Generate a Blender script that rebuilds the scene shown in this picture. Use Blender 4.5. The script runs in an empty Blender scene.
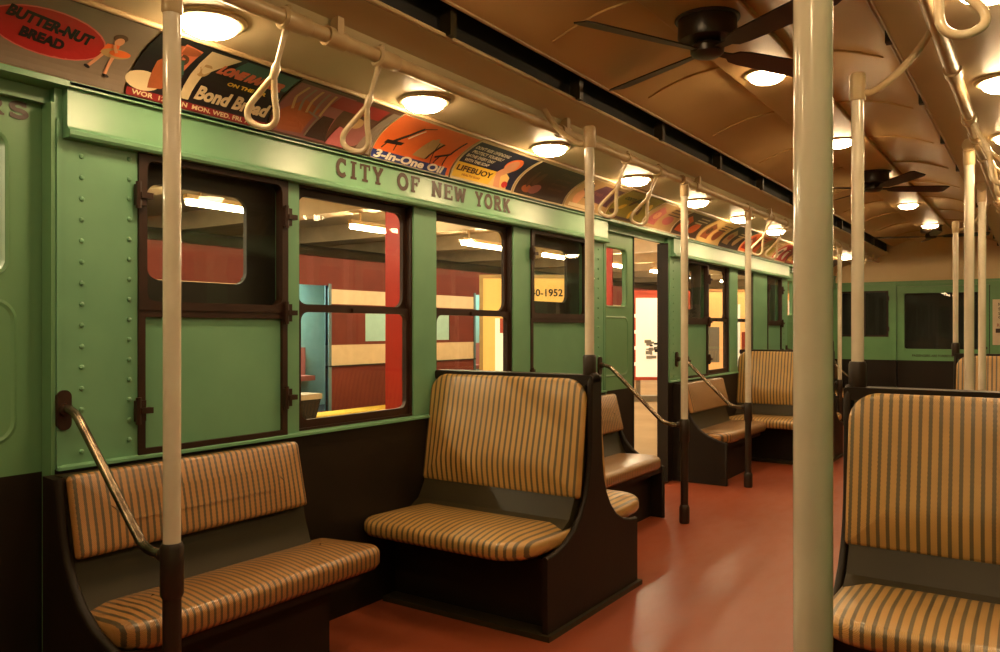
import bpy, bmesh, math, random
from mathutils import Vector, Matrix
random.seed(7)
PI = math.pi
scene = bpy.context.scene
col = scene.collection

# ------------------------------------------------------------------ camera, light, exposure
F_PX = 802.0
cam_d = bpy.data.cameras.new('camera'); cam = bpy.data.objects.new('camera', cam_d); col.objects.link(cam)
cam_d.sensor_width = 36.0; cam_d.lens = F_PX/1000*36.0; cam_d.clip_start = .02; cam_d.clip_end = 200
cam_d.shift_y = .003
cam.location = (0, 0, 1.25)
cam.rotation_euler = (PI/2, 0, math.radians(34.1))
scene.camera = cam
world = bpy.data.worlds.new('world'); scene.world = world; world.use_nodes = True
world.node_tree.nodes['Background'].inputs[0].default_value = (1.0, .75, .5, 1)
world.node_tree.nodes['Background'].inputs[1].default_value = .015
vs = scene.view_settings
vs.view_transform = 'Standard'; vs.look = 'None'; vs.gamma = 1; vs.use_curve_mapping = False
vs.exposure = 0.14
LAMP = 68.0          # strength of the glass lamp domes in the car
LAMP_COL = (1.0, .68, .36)
TUBE = 120.0          # strength of the station's tubes
try:
    scene.cycles.max_bounces = 7; scene.cycles.diffuse_bounces = 4; scene.cycles.glossy_bounces = 4
    scene.cycles.transparent_max_bounces = 16; scene.cycles.sample_clamp_indirect = 6
    scene.cycles.caustics_reflective = False; scene.cycles.caustics_refractive = False
except Exception: pass

# ------------------------------------------------------------------ materials
def nt(name):
    m = bpy.data.materials.new(name); m.use_nodes = True
    n = m.node_tree.nodes; l = m.node_tree.links; n.clear()
    o = n.new('ShaderNodeOutputMaterial'); p = n.new('ShaderNodeBsdfPrincipled'); l.new(p.outputs[0], o.inputs[0])
    return m, n, l, p, o
def ramp(n, l, fac, c0, c1, a=.35, b=.7):
    r = n.new('ShaderNodeValToRGB'); l.new(fac, r.inputs[0])
    r.color_ramp.elements[0].position = a; r.color_ramp.elements[0].color = (*c0, 1)
    r.color_ramp.elements[1].position = b; r.color_ramp.elements[1].color = (*c1, 1)
    return r
def paint(name, c, c2=None, rough=.35, metal=0, scale=3.0, bump=.0, bscale=60, coat=0, spec=.5):
    """painted or bare surface: soft patchy colour variation and an uneven skin"""
    m, n, l, p, o = nt(name)
    c2 = c2 or tuple(x*.8 for x in c)
    tc = n.new('ShaderNodeTexCoord')
    nz = n.new('ShaderNodeTexNoise'); nz.inputs['Scale'].default_value = scale; nz.inputs['Detail'].default_value = 5
    l.new(tc.outputs['Object'], nz.inputs['Vector'])
    r = ramp(n, l, nz.outputs[0], c2, c); l.new(r.outputs[0], p.inputs['Base Color'])
    p.inputs['Roughness'].default_value = rough; p.inputs['Metallic'].default_value = metal
    p.inputs['Coat Weight'].default_value = coat; p.inputs['Specular IOR Level'].default_value = spec
    if bump:
        n2 = n.new('ShaderNodeTexNoise'); n2.inputs['Scale'].default_value = bscale; n2.inputs['Detail'].default_value = 2
        l.new(tc.outputs['Object'], n2.inputs['Vector'])
        b = n.new('ShaderNodeBump'); b.inputs['Strength'].default_value = bump; b.inputs['Distance'].default_value = .01
        l.new(n2.outputs[0], b.inputs['Height']); l.new(b.outputs[0], p.inputs['Normal'])
    return m
def flat(name, c, rough=.5):
    return paint(name, c, tuple(x*.9 for x in c), rough=rough, scale=8)
def emit(name, c, s):
    m, n, l, p, o = nt(name); n.remove(p)
    e = n.new('ShaderNodeEmission'); e.inputs[0].default_value = (*c, 1); e.inputs[1].default_value = s
    l.new(e.outputs[0], o.inputs[0]); return m
def glass(name, tint=(.93, .95, .93)):
    m, n, l, p, o = nt(name); n.remove(p)
    t = n.new('ShaderNodeBsdfTransparent'); t.inputs[0].default_value = (*tint, 1)
    g = n.new('ShaderNodeBsdfGlossy'); g.inputs['Roughness'].default_value = .015
    f = n.new('ShaderNodeFresnel'); f.inputs[0].default_value = 1.4
    gm = n.new('ShaderNodeNewGeometry'); iv = n.new('ShaderNodeMath'); iv.operation = 'SUBTRACT'; iv.inputs[0].default_value = 1; l.new(gm.outputs['Backfacing'], iv.inputs[1])
    ml = n.new('ShaderNodeMath'); ml.operation = 'MULTIPLY'; l.new(f.outputs[0], ml.inputs[0]); l.new(iv.outputs[0], ml.inputs[1])
    mx = n.new('ShaderNodeMixShader'); l.new(ml.outputs[0], mx.inputs[0]); l.new(t.outputs[0], mx.inputs[1]); l.new(g.outputs[0], mx.inputs[2])
    l.new(mx.outputs[0], o.inputs[0]); return m

M = {}
M['green'] = paint('green_paint', (.160, .350, .200), (.130, .300, .170), rough=.36, bump=.06, bscale=14)
M['door_green'] = paint('door_green_paint', (.130, .285, .135), (.110, .245, .115), rough=.4, bump=.04, bscale=10)
M['far_green'] = paint('bulkhead_green_paint', (.14, .34, .14), (.12, .29, .12), rough=.4)
M['cream'] = paint('cream_ceiling_paint', (.58, .385, .165), (.52, .335, .135), rough=.46, scale=1.6, bump=.06, bscale=7, spec=.35)
M['cove'] = paint('cove_cream_paint', (.58, .48, .30), (.52, .42, .25), rough=.4, scale=2, bump=.06, bscale=9)
M['pipe'] = paint('cream_pipe_paint', (.55, .42, .24), (.42, .29, .14), rough=.36, scale=5, bump=.1, bscale=30)
M['dark'] = paint('dark_brown_paint', (.017, .0105, .006), (.012, .008, .0045), rough=.48, scale=4, bump=.04, bscale=30, spec=.25)
M['olive'] = paint('olive_brown_paint', (.034, .026, .010), (.026, .020, .008), rough=.42, scale=4, spec=.3)
M['window_brown'] = paint('window_brown_paint', (.036, .015, .008), (.024, .010, .005), rough=.45, scale=12, spec=.3)
M['pocket'] = paint('door_pocket_paint', (.018, .011, .006), rough=.5)  # pocket shade on the green leaf put into a near-black brown
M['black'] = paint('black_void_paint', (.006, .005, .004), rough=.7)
M['fan'] = paint('dark_fan_enamel', (.022, .012, .006), (.014, .008, .004), rough=.35)
M['enamel'] = paint('cream_pole_enamel', (.72, .66, .53), (.65, .58, .45), rough=.16, scale=9, coat=.3, bump=.02, bscale=25)
M['strap'] = paint('cream_strap_enamel', (.70, .62, .46), (.52, .38, .2), rough=.25, scale=12, coat=.2)
M['chrome'] = paint('worn_handrail_steel', (.30, .25, .18), (.10, .07, .045), rough=.25, metal=.9, scale=22)
M['sleeve'] = paint('pole_sleeve_brown', (.028, .016, .009), rough=.4)
M['lamp'] = emit('lamp_glass', LAMP_COL, LAMP)
M['lampring'] = paint('lamp_ring_cream', (.50, .40, .22), rough=.3)
M['tube'] = emit('tube_light', (1, .80, .50), TUBE)
M['bulb'] = emit('station_bulb', (1, .78, .48), 60)
M['glass'] = glass('window_glass')
M['endcream'] = paint('end_wall_cream', (.72, .55, .30), (.66, .49, .26), rough=.45)

def floor_mat():
    m, n, l, p, o = nt('red_painted_floor')
    tc = n.new('ShaderNodeTexCoord'); mp = n.new('ShaderNodeMapping'); mp.inputs['Scale'].default_value = (1, .35, 1)
    l.new(tc.outputs['Object'], mp.inputs[0])
    a = n.new('ShaderNodeTexNoise'); a.inputs['Scale'].default_value = 2.4; a.inputs['Detail'].default_value = 6; l.new(mp.outputs[0], a.inputs['Vector'])
    b = n.new('ShaderNodeTexNoise'); b.inputs['Scale'].default_value = 16; b.inputs['Detail'].default_value = 8; l.new(mp.outputs[0], b.inputs['Vector'])
    r = ramp(n, l, a.outputs[0], (.26, .056, .022), (.31, .072, .030), .25, .75)
    r2 = ramp(n, l, b.outputs[0], (.86, .83, .83), (1, 1, 1), .28, .48)
    mx = n.new('ShaderNodeMix'); mx.data_type = 'RGBA'; mx.blend_type = 'MULTIPLY'; mx.inputs[0].default_value = .55
    l.new(r.outputs[0], mx.inputs[6]); l.new(r2.outputs[0], mx.inputs[7]); l.new(mx.outputs[2], p.inputs['Base Color'])
    rr = n.new('ShaderNodeMapRange'); rr.inputs[3].default_value = .26; rr.inputs[4].default_value = .44
    l.new(b.outputs[0], rr.inputs[0]); l.new(rr.outputs[0], p.inputs['Roughness'])
    bp = n.new('ShaderNodeBump'); bp.inputs['Strength'].default_value = .05; bp.inputs['Distance'].default_value = .01
    l.new(a.outputs[0], bp.inputs['Height']); l.new(bp.outputs[0], p.inputs['Normal'])
    return m
M['floor'] = floor_mat()

def rattan(name, tan, tan2, stripe, period=.0300):
    """woven cane cloth: stripes across local x, each dark stripe broken by the weave"""
    m, n, l, p, o = nt(name)
    tc = n.new('ShaderNodeTexCoord'); sp = n.new('ShaderNodeSeparateXYZ'); l.new(tc.outputs['Object'], sp.inputs[0])
    def math_(op, a, b=None, c=None):
        k = n.new('ShaderNodeMath'); k.operation = op
        for i, v in enumerate((a, b, c)):
            if v is None: continue
            if isinstance(v, (int, float)): k.inputs[i].default_value = v
            else: l.new(v, k.inputs[i])
        return k.outputs[0]
    ph = math_('MULTIPLY', sp.outputs[0], 2*PI/period)
    s = math_('SINE', ph)
    s2 = math_('SINE', math_('MULTIPLY', ph, 3.0))
    along = math_('ADD', sp.outputs[1], sp.outputs[2])
    w = math_('SINE', math_('MULTIPLY', along, 2*PI/.0115))
    core = math_('GREATER_THAN', math_('ADD', s, math_('MULTIPLY', w, .16)), .36)
    fine = math_('MULTIPLY', math_('SINE', math_('MULTIPLY', sp.outputs[0], 2*PI/.0055)), math_('SINE', math_('MULTIPLY', along, 2*PI/.0055)))
    nz = n.new('ShaderNodeTexNoise'); nz.inputs['Scale'].default_value = 7; l.new(tc.outputs['Object'], nz.inputs['Vector'])
    base = ramp(n, l, nz.outputs[0], tan2, tan)
    f2 = math_('MULTIPLY_ADD', fine, .14, .86)
    hs = n.new('ShaderNodeVectorMath'); hs.operation = 'SCALE'; l.new(base.outputs[0], hs.inputs[0]); l.new(f2, hs.inputs['Scale'])
    mx = n.new('ShaderNodeMix'); mx.data_type = 'RGBA'; l.new(math_('MULTIPLY', core, .88), mx.inputs[0])
    l.new(hs.outputs[0], mx.inputs[6]); mx.inputs[7].default_value = (*stripe, 1)
    l.new(mx.outputs[2], p.inputs['Base Color'])
    p.inputs['Roughness'].default_value = .36; p.inputs['Coat Weight'].default_value = .9; p.inputs['Coat Roughness'].default_value = .26
    b = n.new('ShaderNodeBump'); b.inputs['Strength'].default_value = .35; b.inputs['Distance'].default_value = .002
    l.new(fine, b.inputs['Height']); l.new(b.outputs[0], p.inputs['Normal'])
    return m
M['rattan'] = rattan('striped_cane_cloth', (.66, .39, .115), (.58, .325, .085), (.060, .055, .028))
M['rattan_fine'] = rattan('fine_striped_cane_cloth', (.50, .245, .070), (.43, .20, .052), (.055, .048, .026), .0238)

# ------------------------------------------------------------------ mesh builder
class MB:
    def __init__(s): s.v = []; s.f = []; s.m = []
    def add(s, vs, fs, mi=0):
        b = len(s.v); s.v += [tuple(p) for p in vs]
        for f in fs: s.f.append([b+i for i in f]); s.m.append(mi)
    def box(s, x0, x1, y0, y1, z0, z1, mi=0, bev=0):
        if x0 > x1: x0, x1 = x1, x0
        if bev:
            s.prism(rrect(x0, x1, y0, y1, bev, 2), 'z', z0, z1, mi); return
        vs = [(x, y, z) for z in (z0, z1) for y in (y0, y1) for x in (x0, x1)]
        s.add(vs, [(0,2,3,1), (4,5,7,6), (0,1,5,4), (2,6,7,3), (0,4,6,2), (1,3,7,5)], mi)
    def prism(s, outline, axis, a, b, mi=0):
        def P(u, v, w): return {'x': (w, u, v), 'y': (u, w, v), 'z': (u, v, w)}[axis]
        n = len(outline)
        vs = [P(u, v, a) for u, v in outline] + [P(u, v, b) for u, v in outline]
        s.add(vs, [tuple(range(n)), tuple(range(2*n-1, n-1, -1))] + [(i, (i+1) % n, n+(i+1) % n, n+i) for i in range(n)], mi)
    def loft(s, rings, mi=0, cap0=True, cap1=True, closed=True):
        n = len(rings[0]); vs = [p for r in rings for p in r]; fs = []
        for k in range(len(rings)-1):
            for i in range(n if closed else n-1):
                fs.append((k*n+i, k*n+(i+1) % n, (k+1)*n+(i+1) % n, (k+1)*n+i))
        if cap0: fs.append(tuple(range(n)))
        if cap1: fs.append(tuple(range(len(rings)*n-1, (len(rings)-1)*n-1, -1)))
        s.add(vs, fs, mi)
    def tube(s, pts, r, n=14, mi=0, closed=False):
        pts = [Vector(p) for p in pts]; rings = []; up = None
        N = len(pts)
        for i, p in enumerate(pts):
            if closed: d = (pts[(i+1) % N]-pts[i-1]).normalized()
            else: d = (pts[min(i+1, N-1)]-pts[max(i-1, 0)]).normalized()
            if up is None:
                up = Vector((0, 0, 1)) if abs(d.z) < .9 else Vector((1, 0, 0))
            a = (up - d*up.dot(d)).normalized(); up = a; b = d.cross(a)
            rr = r[i] if isinstance(r, (list, tuple)) else r
            rings.append([p + (a*math.cos(t)+b*math.sin(t))*rr for t in [2*PI*k/n for k in range(n)]])
        if closed:
            rings.append(rings[0]); s.loft(rings, mi, False, False)
        else: s.loft(rings, mi)
    def lathe(s, prof, c=(0, 0, 0), n=28, mi=0):
        """profile of (radius, z) round a vertical axis through c"""
        rings = [[(c[0]+r*math.cos(2*PI*k/n), c[1]+r*math.sin(2*PI*k/n), c[2]+z) for k in range(n)] for r, z in prof]
        s.loft(rings, mi)
    def build(s, name, mats, parent=None, smooth=True, angle=35, loc=None):
        me = bpy.data.meshes.new(name); me.from_pydata(s.v, [], s.f)
        if not isinstance(mats, (list, tuple)): mats = [mats]
        for m in mats: me.materials.append(m)
        me.polygons.foreach_set('material_index', s.m)
        bm = bmesh.new(); bm.from_mesh(me)
        bmesh.ops.recalc_face_normals(bm, faces=bm.faces); bm.to_mesh(me); bm.free()
        if smooth:
            me.polygons.foreach_set('use_smooth', [True]*len(me.polygons)); me.set_sharp_from_angle(angle=math.radians(angle))
        me.update()
        o = bpy.data.objects.new(name, me); col.objects.link(o)
        if parent: o.parent = parent
        if loc: o.location = loc
        return o

def rrect(x0, x1, y0, y1, r, seg=6):
    """rounded rectangle, counter-clockwise; r a number or four radii (x0y0, x1y0, x1y1, x0y1)"""
    rs = r if isinstance(r, (list, tuple)) else (r,)*4
    out = []
    for (cx, cy, sx, sy, a0, q) in ((x0, y0, 1, 1, PI, rs[0]), (x1, y0, -1, 1, 1.5*PI, rs[1]), (x1, y1, -1, -1, 0, rs[2]), (x0, y1, 1, -1, .5*PI, rs[3])):
        q = max(q, .0005)
        for k in range(seg+1):
            t = a0 + .5*PI*k/seg
            out.append((cx+sx*q+q*math.cos(t), cy+sy*q+q*math.sin(t)))
    return out
def smoothpath(pts, n=6):
    """Catmull-Rom through the points"""
    P = [Vector(p) for p in pts]; P = [P[0]*2-P[1]] + P + [P[-1]*2-P[-2]]; out = []
    for i in range(1, len(P)-2):
        for k in range(n):
            t = k/n
            out.append(.5*((2*P[i]) + (P[i+1]-P[i-1])*t + (2*P[i-1]-5*P[i]+4*P[i+1]-P[i+2])*t*t + (3*P[i]-P[i-1]-3*P[i+1]+P[i+2])*t**3))
    out.append(P[-2]); return out

def tag(o, label=None, cat=None, group=None, kind=None):
    if label: o['label'] = label
    if cat: o['category'] = cat
    if group: o['group'] = group
    if kind: o['kind'] = kind
    return o
def empty(name, loc, rz=0):
    o = bpy.data.objects.new(name, None); o.empty_display_size = .1; col.objects.link(o)
    o.location = loc; o.rotation_euler = (0, 0, rz); return o
def copy_tree(o, parent=None):
    c = o.copy(); col.objects.link(c)
    if parent: c.parent = parent
    for ch in [x for x in o.children]: copy_tree(ch, c)
    return c
def struct(o): o['kind'] = 'structure'; return o
class Maker:
    """builds a thing once, then copies it"""
    def __init__(s, fn): s.fn = fn; s.proto = {}
    def __call__(s, key, loc, rz, label, cat, group=None, **kw):
        if key not in s.proto: o = s.fn(**kw); s.proto[key] = o
        else: o = copy_tree(s.proto[key])
        o.location = loc; o.rotation_euler = (0, 0, rz); tag(o, label, cat, group); return o

def text_mesh(body, size, bold=0.0, align='LEFT', shear=0):
    c = bpy.data.curves.new('lettering_curve', 'FONT'); c.body = body; c.size = size; c.offset = bold; c.align_x = align; c.shear = shear
    c.resolution_u = 3
    o = bpy.data.objects.new('lettering_curve', c); col.objects.link(o)
    dg = bpy.context.evaluated_depsgraph_get(); dg.update()
    me = bpy.data.meshes.new_from_object(o.evaluated_get(dg))
    vs = [v.co.copy() for v in me.vertices]; fs = [tuple(p.vertices) for p in me.polygons]
    bpy.data.objects.remove(o); bpy.data.curves.remove(c); bpy.data.meshes.remove(me)
    return vs, fs
def put_text(mb, fn, body, size, u, v, bold=0, mi=0, width=None, align='LEFT', shear=0, slope=0):
    vs, fs = text_mesh(body, size, bold, align, shear)
    if not vs: return
    x0 = min(p.x for p in vs); x1 = max(p.x for p in vs); k = (width/(x1-x0)) if width else 1
    mb.add([fn(u+(p.x-(x0 if width else 0))*k, v+p.y+slope*(p.x-x0)*k) for p in vs], fs, mi)

# ------------------------------------------------------------------ the car's sections
XL, XR = -2.53, .28
YN, YF = -1.6, 12.4
Z_SILL = .815
def WX(side, d): return XL+d if side == 'left' else XR-d      # d: distance inwards from the wall's face

b = MB(); b.box(XL-.14, XR+.14, YN, YF+.1, -.05, 0)
struct(b.build('floor', M['floor'], smooth=False))

DOORS = [(.05, 1.28), (5.05, 6.18), (9.86, 11.0)]
WINS = [(1.555, 2.20, 'pocket'), (2.265, 2.99, 'sash'), (3.165, 3.875, 'sash'), (4.06, 4.79, 'pocket'),
        (6.57, 7.12, 'pocket'), (7.14, 7.74, 'sash'), (7.98, 8.52, 'sash'), (9.02, 9.60, 'pocket'), (11.35, 12.0, 'sash')]
WZ0, WZ1, WMID = .828, 1.85, 1.335
DZ = 1.95
def build_wall(side):
    mb = MB()
    def blk(y0, y1, z0, z1, d0=-.068, d1=0):
        if y1-y0 < 1e-4: return
        for (a, c, mi) in ((z0, min(z1, Z_SILL), 1), (max(z0, Z_SILL), z1, 0)):
            if c > a+1e-5: mb.box(WX(side, d0), WX(side, d1), y0, y1, a, c, mi)
    ev = sorted([(a, c, 'd') for a, c in DOORS] + [(a, c, 'w') for a, c, _ in WINS])
    y = YN
    for a, c, k in ev:
        blk(y, a, 0, 2.02)
        if k == 'w': blk(a, c, 0, WZ0); blk(a, c, WZ1, 2.02)
        else: blk(a, c, DZ, 2.02, -.068, -.03)
        y = c
    blk(y, YF, 0, 2.02)
    # rivets on the panels beside the doors
    def rivet(y, z, r=.0085):
        x = WX(side, 0); s = 1 if side == 'left' else -1
        rings = [[(x+s*h, y+q*math.cos(t), z+q*math.sin(t)) for t in [2*PI*k/8 for k in range(8)]] for h, q in ((0, r), (.004, r*.85), (.0065, r*.4))]
        mb.loft(rings, 0, False, True)
    cols = [1.365, 1.525, 4.83, 4.94, 6.29, 6.50, 9.70, 11.12]
    for yc in cols:
        z = .86 + (.0 if yc != 1.525 else .02)
        while z < 1.84: rivet(yc, z); z += .067
    # the panel joint strips, raised a little
    for a, c in ((1.285, 1.30), (5.02, 5.035), (6.20, 6.215)):
        mb.box(WX(side, 0), WX(side, .006), a, c, Z_SILL, 1.9, 0)
    return struct(mb.build('wall_'+side, [M['green'], M['dark']]))
for sd in ('left', 'right'): build_wall(sd)

# sill ledge and the green header board along each side
def sections(): return [(YN, DOORS[0][0]), (DOORS[0][1]+.025, DOORS[1][0]-.02), (DOORS[1][1]+.05, DOORS[2][0]-.02), (DOORS[2][1]+.02, YF)]
tn = 0
def new_trim(mb, mat):
    global tn
    tn += 1; return struct(mb.build('trim_%d' % tn, mat))
header_left = None
for sd in ('left', 'right'):
    for a, c in sections():
        mb = MB()     # sill ledge
        mb.prism([(WX(sd, -.01), Z_SILL-.004), (WX(sd, .016), Z_SILL-.004), (WX(sd, .016), Z_SILL+.005), (WX(sd, .0), Z_SILL+.011), (WX(sd, -.01), Z_SILL+.011)], 'y', a-(.02 if a > 1 else 0), c+.015)
        new_trim(mb, M['green'])
        mb = MB()     # header board with a bead along its foot and a lip along its top
        prof = [(0, 1.845), (.040, 1.845), (.046, 1.853), (.046, 1.866), (.034, 1.874), (.030, 1.882), (.030, 1.998), (.045, 2.004), (.045, 2.014), (.0, 2.014)]
        mb.prism([(WX(sd, d), z) for d, z in prof], 'y', a, c)
        t = new_trim(mb, M['green'])
        if sd == 'left' and 1 < a < 2: header_left = t
    mb = MB()         # top lip that runs on over the doors
    mb.prism([(WX(sd, d), z) for d, z in ((-.03, 1.995), (.045, 1.998), (.045, 2.016), (-.03, 2.016))], 'y', YN, YF)
    new_trim(mb, M['green'])

# ------------------------------------------------------------------ windows
def frame_ring(mb, side, y0, y1, z0, z1, t, d0, d1, r=.04, mi=0, seg=6, tt=None, tb=None):
    """a flat frame with a rounded opening, t wide, from depth d0 to d1"""
    tt = t if tt is None else tt; tb = t if tb is None else tb
    inner = rrect(y0+t, y1-t, z0+tb, z1-tt, r, seg); outer = []
    C = [(y0, z0), (y1, z0), (y1, z1), (y0, z1)]
    for q in range(4):
        for k in range(seg+1):
            iy, iz = inner[q*(seg+1)+k]; cy, cz = C[q]; h = seg/2
            vert_first = q in (0, 2)
            if k == h: outer.append((cy, cz))
            elif (k < h) == vert_first: outer.append((cy, iz))
            else: outer.append((iy, cz))
    n = len(inner)
    X0, X1 = WX(side, d0), WX(side, d1)
    vs = [(X0, *p) for p in outer]+[(X0, *p) for p in inner]+[(X1, *p) for p in outer]+[(X1, *p) for p in inner]
    fs = []
    for i in range(n):
        j = (i+1) % n
        fs += [(i, j, n+j, n+i), (2*n+i, 3*n+i, 3*n+j, 2*n+j), (i, 2*n+i, 2*n+j, j), (n+i, n+j, 3*n+j, 3*n+i)]
    mb.add(vs, fs, mi)
def pane(parent, side, y0, y1, z0, z1, d, name='window_pane', mat=None):
    mb = MB(); mb.box(WX(side, d-.002), WX(side, d+.002), y0, y1, z0, z1)
    return mb.build(name, mat or M['glass'], parent, smooth=False)
wn = 0
def window(side, y0, y1, kind):
    global wn
    wn += 1
    root = struct(empty('window_%d' % wn, (0, 0, 0)))
    if kind == 'sash':
        mb = MB(); frame_ring(mb, side, y0, y1, WZ0, WZ1, .010, -.066, -.010, r=.002); mb.build('window_frame', M['window_brown'], root)
        mb = MB(); frame_ring(mb, side, y0+.008, y1-.008, WMID-.008, WZ1-.008, .022, -.064, -.044, r=.05, tb=.028, tt=.034); u = mb.build('upper_sash', M['window_brown'], root)
        pane(u, side, y0+.02, y1-.02, WMID+.01, WZ1-.03, -.054)
        mb = MB(); frame_ring(mb, side, y0+.008, y1-.008, WZ0+.008, WMID+.014, .022, -.042, -.022, r=.04, tt=.028, tb=.034); lo = mb.build('lower_sash', M['window_brown'], root)
        pane(lo, side, y0+.02, y1-.02, WZ0+.03, WMID, -.032)
        mb = MB(); mb.box(WX(side, -.024), WX(side, -.010), (y0+y1)/2-.04, (y0+y1)/2+.04, WMID-.012, WMID+.006); mb.build('sash_latch', M['window_brown'], lo)
    else:
        mb = MB(); frame_ring(mb, side, y0, y1, WMID-.02, WZ1+.005, .030, -.03, .010, r=.03); mb.build('window_frame', M['window_brown'], root)
        pane(root, side, y0+.02, y1-.02, WMID, WZ1-.02, -.012)
        mb = MB(); frame_ring(mb, side, y0, y1, WZ0-.01, WMID-.018, .026, -.03, .006, r=.004); fr = mb.build('panel_frame', M['window_brown'], root)
        mb = MB(); mb.box(WX(side, -.03), WX(side, -.008), y0+.02, y1-.02, WZ0+.01, WMID-.04); mb.build('lower_panel', M['green'], root)
        # latches on both stiles
        for yy in (y0+.004, y1-.006):
            for zz in (1.70, .975, WMID-.02):
                if yy < (y0+y1)/2 and zz == WMID-.02: continue
                mb = MB(); s = 1
                mb.box(WX(side, .008), WX(side, .026), yy-.022, yy+.012, zz-.035, zz+.035, bev=0)
                mb.box(WX(side, .010), WX(side, .034), yy-.010, yy+.034, zz-.010, zz+.010)
                mb.tube([(WX(side, .02), yy-.012, zz-.045), (WX(side, .02), yy-.012, zz+.045)], .010, 8)
                mb.build('latch', M['window_brown'], root)
        # the pocket behind the glass with the door leaf that slides into it: its rounded window shows
        near_door = y0 < 3 or 6 < y0 < 7.1
        if near_door: ya, yb = y0-.10, y0+.52
        else: ya, yb = y1-.52-.22, y1+.10-.22
        mb = MB()
        wy0, wy1 = (y0+.085, y0+.515) if near_door else (y0+.12, y0+.595)
        if y1-y0 < .6: wy0, wy1 = y0+.06, y0+.40
        t = .004
        full = rrect(wy0, wy1, 1.425, 1.765, .05, 6)
        # plate with a rounded hole: a ring out to the pocket's edges
        inner = full; outer = []
        C = [(y0-.07, WMID-.07), (y1+.07, WMID-.07), (y1+.07, WZ1+.05), (y0-.07, WZ1+.05)]
        for q in range(4):
            for k in range(7):
                iy, iz = inner[q*7+k]; cy, cz = C[q]
                if k == 3: outer.append((cy, cz))
                elif (k < 3) == (q in (0, 2)): outer.append((cy, iz))
                else: outer.append((iy, cz))
        n = len(inner)
        for D0, D1 in ((-.105, -.085),):
            X0, X1 = WX(side, D0), WX(side, D1)
            vs = [(X0, *p) for p in outer]+[(X0, *p) for p in inner]+[(X1, *p) for p in outer]+[(X1, *p) for p in inner]; fs = []
            for i in range(n):
                j = (i+1) % n
                fs += [(i, j, n+j, n+i), (2*n+i, 3*n+i, 3*n+j, 2*n+j), (i, 2*n+i, 2*n+j, j), (n+i, n+j, 3*n+j, 3*n+i)]
            mb.add(vs, fs)
        lf = mb.build('pocket_plate', M['pocket'], root)
        pane(lf, side, wy0-.01, wy1+.01, 1.415, 1.775, -.095)
    return root
for sd in ('left', 'right'):
    for a, c, k in WINS: window(sd, a, c, k)

# ------------------------------------------------------------------ doors
dn = 0
def leaf(root, side, y0, y1, seal=None):
    mb = MB()
    wy0, wy1 = y0+.125, y1-.125
    # leaf: upper green part round the window, lower brown part
    inner = rrect(wy0, wy1, 1.42, 1.84, .04, 6); outer = []
    C = [(y0, Z_SILL-.01), (y1, Z_SILL-.01), (y1, DZ), (y0, DZ)]
    for q in range(4):
        for k in range(7):
            iy, iz = inner[q*7+k]; cy, cz = C[q]
            if k == 3: outer.append((cy, cz))
            elif (k < 3) == (q in (0, 2)): outer.append((cy, iz))
            else: outer.append((iy, cz))
    n = len(inner); X0, X1 = WX(side, -.095), WX(side, -.06)
    vs = [(X0, *p) for p in outer]+[(X0, *p) for p in inner]+[(X1, *p) for p in outer]+[(X1, *p) for p in inner]; fs = []
    for i in range(n):
        j = (i+1) % n
        fs += [(i, j, n+j, n+i), (2*n+i, 3*n+i, 3*n+j, 2*n+j), (i, 2*n+i, 2*n+j, j), (n+i, n+j, 3*n+j, 3*n+i)]
    mb.add(vs, fs, 0)
    mb.box(X0, X1, y0, y1, .01, Z_SILL-.01, 1)
    # pressed rounded panel under the window
    o2 = rrect(y0+.09, y1-.09, .90, 1.345, .07, 6); i2 = rrect(y0+.10, y1-.10, .91, 1.335, .06, 6); i3 = rrect(y0+.11, y1-.11, .92, 1.325, .05, 6)
    for r_ in (0,):
        rings = [[(WX(side, -.0601), *p) for p in o2], [(WX(side, -.056), *p) for p in i2], [(WX(side, -.0601), *p) for p in i3]]
        mb.loft(rings, 0, False, False)
    lf = mb.build('door_leaf', [M['door_green'], M['dark']], root)
    g = MB(); 
    rings = [[(WX(side, -.062), *p) for p in rrect(wy0-.012, wy1+.012, 1.408, 1.852, .05, 6)], [(WX(side, -.054), *p) for p in rrect(wy0-.008, wy1+.008, 1.412, 1.848, .046, 6)], [(WX(side, -.056), *p) for p in rrect(wy0, wy1, 1.42, 1.84, .04, 6)]]
    g.loft(rings, 0, False, False); g.build('window_bead', M['door_green'], lf)
    pane(lf, side, wy0-.01, wy1+.01, 1.41, 1.85, -.078)
    if seal is not None:
        mb = MB(); mb.box(WX(side, -.1), WX(side, -.055), seal-.008, seal+.008, .01, DZ); mb.build('rubber_seal', M['black'], lf)
    return lf
def door(side, y0, y1, state):
    global dn
    dn += 1; root = struct(empty('door_%d' % dn, (0, 0, 0)))
    mid = (y0+y1)/2
    if state == 'shut': leaf(root, side, y0-.01, mid, mid-.005); leaf(root, side, mid, y1+.01, mid+.005)
    else:
        leaf(root, side, y0-.02, y0+.59, y0+.59)
        # the far leaf is slid back: only its dark edge shows
        mb = MB(); mb.box(WX(side, -.1), WX(side, -.070), y1+.012, y1+.10, .01, DZ, 0); mb.build('door_edge', M['dark'], root)
    mb = MB(); mb.box(WX(side, -.16), WX(side, .0), y0, y1, .0, .012); mb.build('threshold', M['chrome'], root)
    for yy, s in ((y0, 1), (y1, -1)):
        mb = MB(); mb.box(WX(side, -.068 if state == 'open' and s < 0 else -.055), WX(side, .002), yy, yy+s*.010, .012, DZ)
        mb.build('door_jamb', M['dark'] if state == 'open' and s < 0 else M['door_green'], root)
    return root
door('left', *DOORS[0], 'shut'); door('left', *DOORS[1], 'open'); door('left', DOORS[2][0], DOORS[2][1], 'open')
for dd in DOORS: door('right', *dd, 'shut')

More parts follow.
